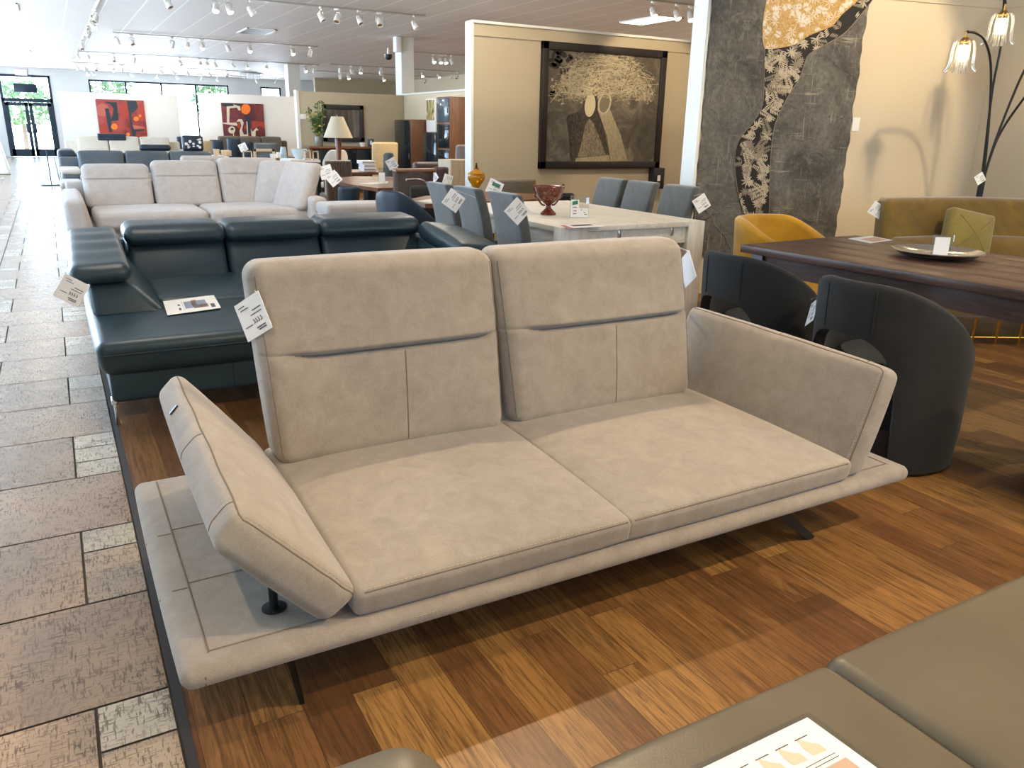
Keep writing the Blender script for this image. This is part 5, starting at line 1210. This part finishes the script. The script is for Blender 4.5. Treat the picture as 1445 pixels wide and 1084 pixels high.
red_painting((314.2, 373.2), 146, 201, WY2, 'dark red painting with pale bone shapes and an orange disc on the second white partition', '#4d1f2b', '#74302f', [
    ('painted_shape', tl_, [(170, 140), (500, 150), (520, 260), (180, 190)]), ('painted_shape', rd, [(730, 470), (960, 490), (975, 620), (870, 560), (730, 620)]), ('painted_shape', tl_, [(600, 380), (690, 380), (700, 700), (620, 700)]),
    ('painted_shape', bn, [(260, 200), (400, 190), (380, 160), (510, 200), (520, 275), (480, 270), (450, 220), (315, 235), (310, 500), (265, 500)]), ('painted_shape', bn, [(190, 500), (450, 500), (460, 560), (340, 545), (195, 520)]), ('painted_shape', bn, ell(355, 635, 65, 68)), ('painted_shape', tl_, ell(362, 620, 30, 22)), ('painted_shape', bn, [(378, 690), (396, 690), (396, 800), (384, 800)]),
    ('painted_shape', bn, [(445, 480), (480, 435), (545, 440), (575, 500), (545, 640), (580, 720), (640, 720), (625, 480), (645, 480), (660, 750), (510, 765), (500, 650), (535, 560), (510, 480)]), ('painted_shape', bn, [(710, 610), (740, 670), (810, 595), (855, 640), (800, 650), (795, 780), (725, 780)]), ('painted_shape', og, ell(615, 250, 88, 98)), ('painted_shape', rd, ell(490, 560, 35, 50)), ('painted_shape', rd, ell(605, 590, 24, 40))], (300, 135), 13.14)
# by the aisle
p = onZ(73, 262, 0); so = thing('stanchion', 'slim dark floor stand at the edge of the tiled aisle near the entrance', 'stand', (p.x, p.y, 0))
obj('base', S(box, (-.2, -.13, 0), (.2, .13, .02), .006), M_['doorframe'], so); obj('pole', S(cyl, (0, 0, .02), (0, 0, onY(67, 210, p.y).z), .012, n=10), M_['doorframe'], so)
x1 = onY(8.5, 225, 26).x; ds = thing('display_stand', 'white draped display stand at the far edge of the aisle by the entrance', 'stand', (x1-.35, 26.2, 0))
obj('drape', S(soft, hexa=[(-.35, 0, 0), (.40, 0, 0), (-.35, .5, 0), (.40, .5, 0), (-.35, .1, .95), (.25, .1, .95), (-.35, .4, .95), (.25, .4, .95)], r=.05, n=5), M_['white'], ds)
obj('panel', S(box, (.02, .2, .95), (.24, .23, 1.3), .004), M_['redink'], ds)
# ------------------------------------------------------------------ ceiling fittings
def troffer(x0, x1, y0, y1, label):
    t = thing('ceiling_light', label, 'ceiling light', ((x0+x1)/2, (y0+y1)/2, CZ), 0, 'flush ceiling light panels'); P = dict(parent=t, world=True)
    bm = BM()
    for a, b in (((x0, y0), (x1, y0+.03)), ((x0, y1-.03), (x1, y1)), ((x0, y0), (x0+.03, y1)), ((x1-.03, y0), (x1, y1))): box(bm, (a[0], a[1], CZ-.02), (b[0], b[1], CZ+.001))
    obj('frame', bm, M_['white'], **P); obj('diffuser', S(box, (x0+.03, y0+.03, CZ-.012), (x1-.03, y1-.03, CZ-.004)), M_['diffuser'], smooth=False, **P)
troffer(10.1, 10.7, 12.6, 13.85, 'lit rectangular ceiling panel over the couple painting')
a = onZ(14, 7, CZ); troffer(a.x-.75, a.x+.13, a.y-.4, a.y+.8, 'lit ceiling panel over the aisle, nearest of those towards the entrance')
a = onZ(20, 72, CZ); troffer(a.x-.6, a.x+.45, a.y-.6, a.y+.6, 'lit ceiling panel over the aisle close to the entrance doors')
vt = thing('ceiling_vent', 'dark slatted air vent in the ceiling above the middle tracks', 'vent', (4.52, 20.3, CZ)); bm = BM()
for a, b in (((4.2, 19.7), (4.86, 19.74)), ((4.2, 20.9), (4.86, 20.94)), ((4.2, 19.7), (4.24, 20.94)), ((4.82, 19.7), (4.86, 20.94))): box(bm, (a[0], a[1], CZ-.02), (b[0], b[1], CZ+.001))
obj('frame', bm, M_['white'], vt, world=True); obj('backing', S(box, (4.22, 19.72, CZ-.017), (4.84, 20.92, CZ-.002)), M_['blackplastic'], vt, world=True)
for i in range(4): y = 19.98+i*.24; obj('slat', S(box, (4.23, y, CZ-.018), (4.83, y+.02, CZ-.008)), M_['white'], vt, world=True)
p = onY(548, 80, 22); sc2 = thing('security_camera', 'small dark dome camera hanging from the ceiling beside the tall column', 'camera', (p.x, 22, CZ)); obj('bracket', S(cyl, (0, 0, p.z-CZ+.05), (0, 0, 0), .03), M_['white'], sc2); obj('dome', S(lathe, [(.10, .06), (.1, .02), (.095, -.03), (.06, -.075), (0, -.09)], (0, 0, p.z-CZ), 20), M_['blackplastic'], sc2)
p = onY(562, 62, 19.1); cs = thing('wall_speaker', 'pale grey box speaker on the side of the tall column under the ceiling', 'speaker', (7.66, 19.2, p.z)); obj('body', S(box, (-.16, -.1, -.17), (-.02, .12, .17), .015), M_['white'], cs); obj('bracket', S(box, (-.03, -.03, -.04), (0, .03, .04)), M_['nickel'], cs)
TZ = CZ-.05
def track(p0, p1, label): 
    p1 = (min(p1[0], XR-.2), p1[1], p1[2]); d = (V(p1)-V(p0)); bm = BM(); n = d.normalized().cross(V((0, 0, 1)))*.018
    prism(bm, [V(p0)-n, V(p1)-n, V(p1)+n, V(p0)+n], (0, 0, .03))
    for k in range(int(d.length/2)+1): q = V(p0)+d*(k/(int(d.length/2)+.001)) if d.length > 2 else V(p0); cyl(bm, q, q+V((0, 0, .055)), .008, n=6)
    return tag(obj('light_track', bm, M_['nickel']), label, 'light track')
def make_head(lit, name):
    t = thing('track_spotlight', 'x', 'spotlight', (0, 0, 50))
    obj('adapter', S(box, (-.05, -.018, -.03), (.05, .018, .0), .004), M_['white'], t)
    obj('yoke', S(tube, [(.0, 0, -.02), (0, 0, -.06), (-.062, 0, -.075), (-.062, 0, -.17)], .006, 6), M_['nickel'], t)
    obj('yoke', S(tube, [(0, 0, -.06), (.062, 0, -.075), (.062, 0, -.17)], .006, 6), M_['nickel'], t)
    A = Matrix.Translation((0, 0, -.165)) @ Matrix.Rotation(-.55, 4, 'X'); bm = BM(); lathe(bm, [(0, .08), (.035, .08), (.045, .05), (.055, -.05), (.058, -.075), (.05, -.075), (.045, -.055), (0, -.055)], n=20); bm.transform(A)
    h_ = obj('housing', bm, M_['white'], t); bm = BM(); lathe(bm, [(0, -.058), (.047, -.058), (.047, -.068), (0, -.07)], n=20); bm.transform(A)
    obj('lens', bm, M_['spotlit'] if lit else M_['chrome'], h_); return t
HL, HU = make_head(True, 'a'), make_head(False, 'b'); used = [False, False]; R = random.Random(21)
def heads(pxs, Y, py, desc, lit=()):
    for px in pxs:
        k = px in lit; x = onY(px, py, Y).x
        if x > XR-.3: continue
        rz = R.uniform(-1.2, 1.2)+(PI if k else R.choice([0, PI, PI/2])); rz = R.uniform(-.5, .5) if k else rz
        lab = ('lit ' if k else 'unlit ')+'white track spotlight on '+desc; grp = ('lit' if k else 'unlit')+' spotlights on '+desc; src = HL if k else HU; i = 0 if k else 1
        if not used[i]:
            used[i] = True; src.location = (x, Y, TZ); src.rotation_euler = (0, 0, rz); src['label'] = lab; src['group'] = grp
        else: dup(src, (x, Y, TZ), rz, lab, grp)
def ty(*pts): return sum(onZ(x, y, TZ).y for x, y in pts)/len(pts)
Y2 = ty((337, 0), (599, 22.4)); track((onY(215, 0, Y2).x, Y2, TZ), (onY(600, 22, Y2).x, Y2, TZ), 'nearest long ceiling light track running across over the middle of the shop')
heads([238, 304, 323, 354, 453, 475, 507, 535, 585], Y2, 10, 'the nearest long cross track', (304, 323))
Y3 = ty((159.5, 48.6), (447, 65)); track((onY(160, 49, Y3).x, Y3, TZ), (onY(448, 65, Y3).x, Y3, TZ), 'ceiling light track across the shop just beyond the dark air vent')
heads([166, 186, 243, 264, 285, 321, 351, 412, 437], Y3, 60, 'the cross track beyond the air vent', (264, 285, 351, 412))
Y4 = ty((112, 74), (449.5, 91.4)); track((onY(112, 74, Y4).x, Y4, TZ), (onY(450, 91, Y4).x, Y4, TZ), 'ceiling light track meeting the short column near the windows')
heads([125, 161, 189, 254, 282, 292, 303, 328, 348, 375, 430, 442], Y4, 84, 'the cross track meeting the short column', (125, 282, 292, 348, 375, 430))
Y5 = 34.5; track((onY(101, 86, Y5).x, Y5, TZ), (onY(362, 99, Y5).x, Y5, TZ), 'ceiling light track over the white partitions')
heads([109, 119, 136, 160, 172, 200, 227, 244, 264, 295, 320], Y5, 95, 'the track over the white partitions', (160,))
Y6 = 38.0; track((onY(118, 92, Y6).x, Y6, TZ), (onY(400, 105, Y6).x, Y6, TZ), 'farthest ceiling light track in front of the windows')
heads([123, 131, 185, 221, 249, 284, 306, 361, 388], Y6, 100, 'the farthest track in front of the windows', (123,))
X1 = 1.08; track((X1, 15.9, TZ), (X1, 33, TZ), 'long ceiling light track running along the aisle towards the entrance')
for px, py, l in ((134, 20, 0), (130, 31, 1), (124, 44, 0), (115, 61, 0), (109, 78, 1)):
    y = X1/rx(px, py); dup(HL if l else HU, (X1, y, TZ), R.uniform(0, 6), ('lit ' if l else 'unlit ')+'white track spotlight on the track along the aisle', ('lit' if l else 'unlit')+' spotlights on the aisle track')
YA = ty((583, 74.5), (654, 79)); track((onY(583, 74.5, YA).x, YA, TZ), (onY(664, 79.5, YA).x+1, YA, TZ), 'ceiling light track with bright lamps right of the tall column')
heads([612, 622, 629, 637], YA, 84, 'the track right of the tall column', (612, 622, 629))
YB2 = ty((466.6, 92), (560, 96)); track((onY(466, 92, YB2).x, YB2, TZ), (onY(648, 101.6, YB2).x, YB2, TZ), 'ceiling light track passing behind the tall column')
heads([480, 496, 509, 537, 596, 619, 637, 645], YB2, 100, 'the track passing behind the tall column', (509, 596, 619))
YC = ty((446, 101), (654, 111)); track((onY(446, 101, YC).x, YC, TZ), (onY(654, 111, YC).x, YC, TZ), 'lowest ceiling light track above the beige partition')
heads([480, 492, 541, 600, 617, 651], YC, 109, 'the track above the beige partition', (492, 541, 617))
YD = ty((895, 1), (978, 6)); track((onY(880, 1, YD).x, YD, TZ), (onY(1000, 6, YD).x+1, YD, TZ), 'ceiling light track in front of the gallery partition')
heads([922, 956, 975], YD, 15, 'the track in front of the gallery partition', (922, 956, 975))
p = onY(355, 105, 36); cn = thing('chandelier', 'crystal chandelier hanging before the far windows left of the short column', 'chandelier', (p.x, 36, p.z)); bm = BM()
for i in range(26): a = R.uniform(0, 6.28); q = R.uniform(.05, .5); cyl(bm, (q*math.cos(a), q*math.sin(a), -.18), (q*math.cos(a), q*math.sin(a), .02), .018, n=6)
obj('crystals', bm, M_['crystal'], cn); obj('rod', S(cyl, (0, 0, 0), (0, 0, CZ-p.z), .012), M_['nickel'], cn); obj('plate', S(lathe, [(0, 0), (.52, 0), (.52, .03), (0, .04)], n=24), M_['chrome'], cn)
# ------------------------------------------------------------------ light
wd = bpy.data.worlds.new('world'); SC.world = wd; wd.use_nodes = True
bg_ = wd.node_tree.nodes['Background']; wn = wd.node_tree.nodes; wl_ = wd.node_tree.links
tc = wn.new('ShaderNodeTexCoord'); sp_ = wn.new('ShaderNodeSeparateXYZ'); cr2 = wn.new('ShaderNodeValToRGB')
cr2.color_ramp.elements[0].position = .46; cr2.color_ramp.elements[0].color = (.66, .80, .95, 1); cr2.color_ramp.elements[1].position = .54; cr2.color_ramp.elements[1].color = (.30, .42, .56, 1)
ma = wn.new('ShaderNodeMath'); ma.operation = 'MULTIPLY_ADD'; ma.inputs[1].default_value = .5; ma.inputs[2].default_value = .5
wl_.new(tc.outputs['Generated'], sp_.inputs[0]); wl_.new(sp_.outputs[2], ma.inputs[0]); wl_.new(ma.outputs[0], cr2.inputs[0]); wl_.new(cr2.outputs[0], bg_.inputs[0])
mr = wn.new('ShaderNodeMapRange'); mr.interpolation_type = 'SMOOTHSTEP'       # the street in front of the shop lies in full sun
for i_, v_ in ((1, .7), (2, .97), (3, 15), (4, 42)): mr.inputs[i_].default_value = v_
wl_.new(sp_.outputs[1], mr.inputs[0]); wl_.new(mr.outputs[0], bg_.inputs[1])
def portal(c, sx, sy, rot):
    l = bpy.data.lights.new('daylight', 'AREA'); l.shape = 'RECTANGLE'; l.size = sx; l.size_y = sy; l.cycles.is_portal = True
    o = bpy.data.objects.new('window_daylight', l); COL.objects.link(o); o.location = c; o.rotation_euler = rot
portal(((WX0+WX1)/2, YF+.25, (WZ0+WZ1)/2), WX1-WX0, WZ1-WZ0, (-PI/2, 0, 0))
portal(((DX0+DX1)/2, YF+.25, DZ/2), DX1-DX0, DZ, (-PI/2, 0, 0))
for a, b in LW: portal((XL-.25, (a+b)/2, 1.75), 2.9, b-a, (0, -PI/2, 0))
portal(((BW0+BW1)/2, YB-.25, 2.1), BW1-BW0, 2.2, (PI/2, 0, 0))  # portal of the added fill window
def spot(loc, aim, power, ang=50, col=(1, .78, .515), blend=.35, size=.05):
    l = bpy.data.lights.new('spot', 'SPOT'); l.energy = power; l.spot_size = math.radians(ang); l.spot_blend = blend; l.color = col; l.shadow_soft_size = size
    o = bpy.data.objects.new('ceiling_spot', l); COL.objects.link(o); o.location = loc
    o.rotation_euler = (V(aim)-V(loc)).to_track_quat('-Z', 'Y').to_euler()
def panel(x, y, sx, sy, power, col=(1, .9, .76)):  # added fill lamp under the ceiling without a fitting, raises the bounce light
    l = bpy.data.lights.new('panel', 'AREA'); l.shape = 'RECTANGLE'; l.size = sx; l.size_y = sy; l.energy = power; l.color = col
    o = bpy.data.objects.new('fill_panel', l); COL.objects.link(o); o.location = (x, y, CZ-.02)
spot((3.1, -.35, 3.35), (1.3, 1.5, .3), 480, 62, size=.03)
spot((2.3, 3.75, 3.35), (1.25, 2.05, .4), 290, 46, size=.03)
spot((1.6, -1.2, 3.35), (.9, 1.2, .2), 110, 50)
spot((5.2, 1.2, 3.35), (3.6, 1.8, .2), 130, 60)
spot((4.2, 3.3, 3.35), (3.8, 5.4, .8), 130, 55)
spot((6.2, 3.0, 3.35), (6.3, 5.2, 1.7), 250, 66)
spot((5.5, 2.0, 3.35), (6.3, 3.6, .6), 170, 55)
spot((7.0, 7.4, 3.35), (7.3, 9.2, 1.6), 170, 60)
spot((4.9, 7.2, 3.35), (5.2, 9.2, 1.8), 90, 60)
spot((2.0, 7.5, 3.35), (1.6, 10.6, .6), 170, 60)
spot((5.3, -.7, 3.35), (4.2, 2.1, 0), 300, 44)
spot((-.7, .9, 3.35), (-.45, 2.0, 0), 150, 52)
for x, y, p in ((1.5, -2.5, 22), (5.5, -1.5, 30), (.5, 4.5, 40), (9, 1.5, 60), (4, 8, 55), (8, 12.5, 90), (12, 3, 120), (12, 9, 120), (7.5, -2, 40), (6, 13, 80), (13, 14, 120), (4, 16, 90), (11, 19, 90), (8, 23, 110), (3, 24, 110), (11, 30, 100), (2, 32, 80)): panel(x, y, .6, 1.2, p)
SC.view_settings.exposure = 0
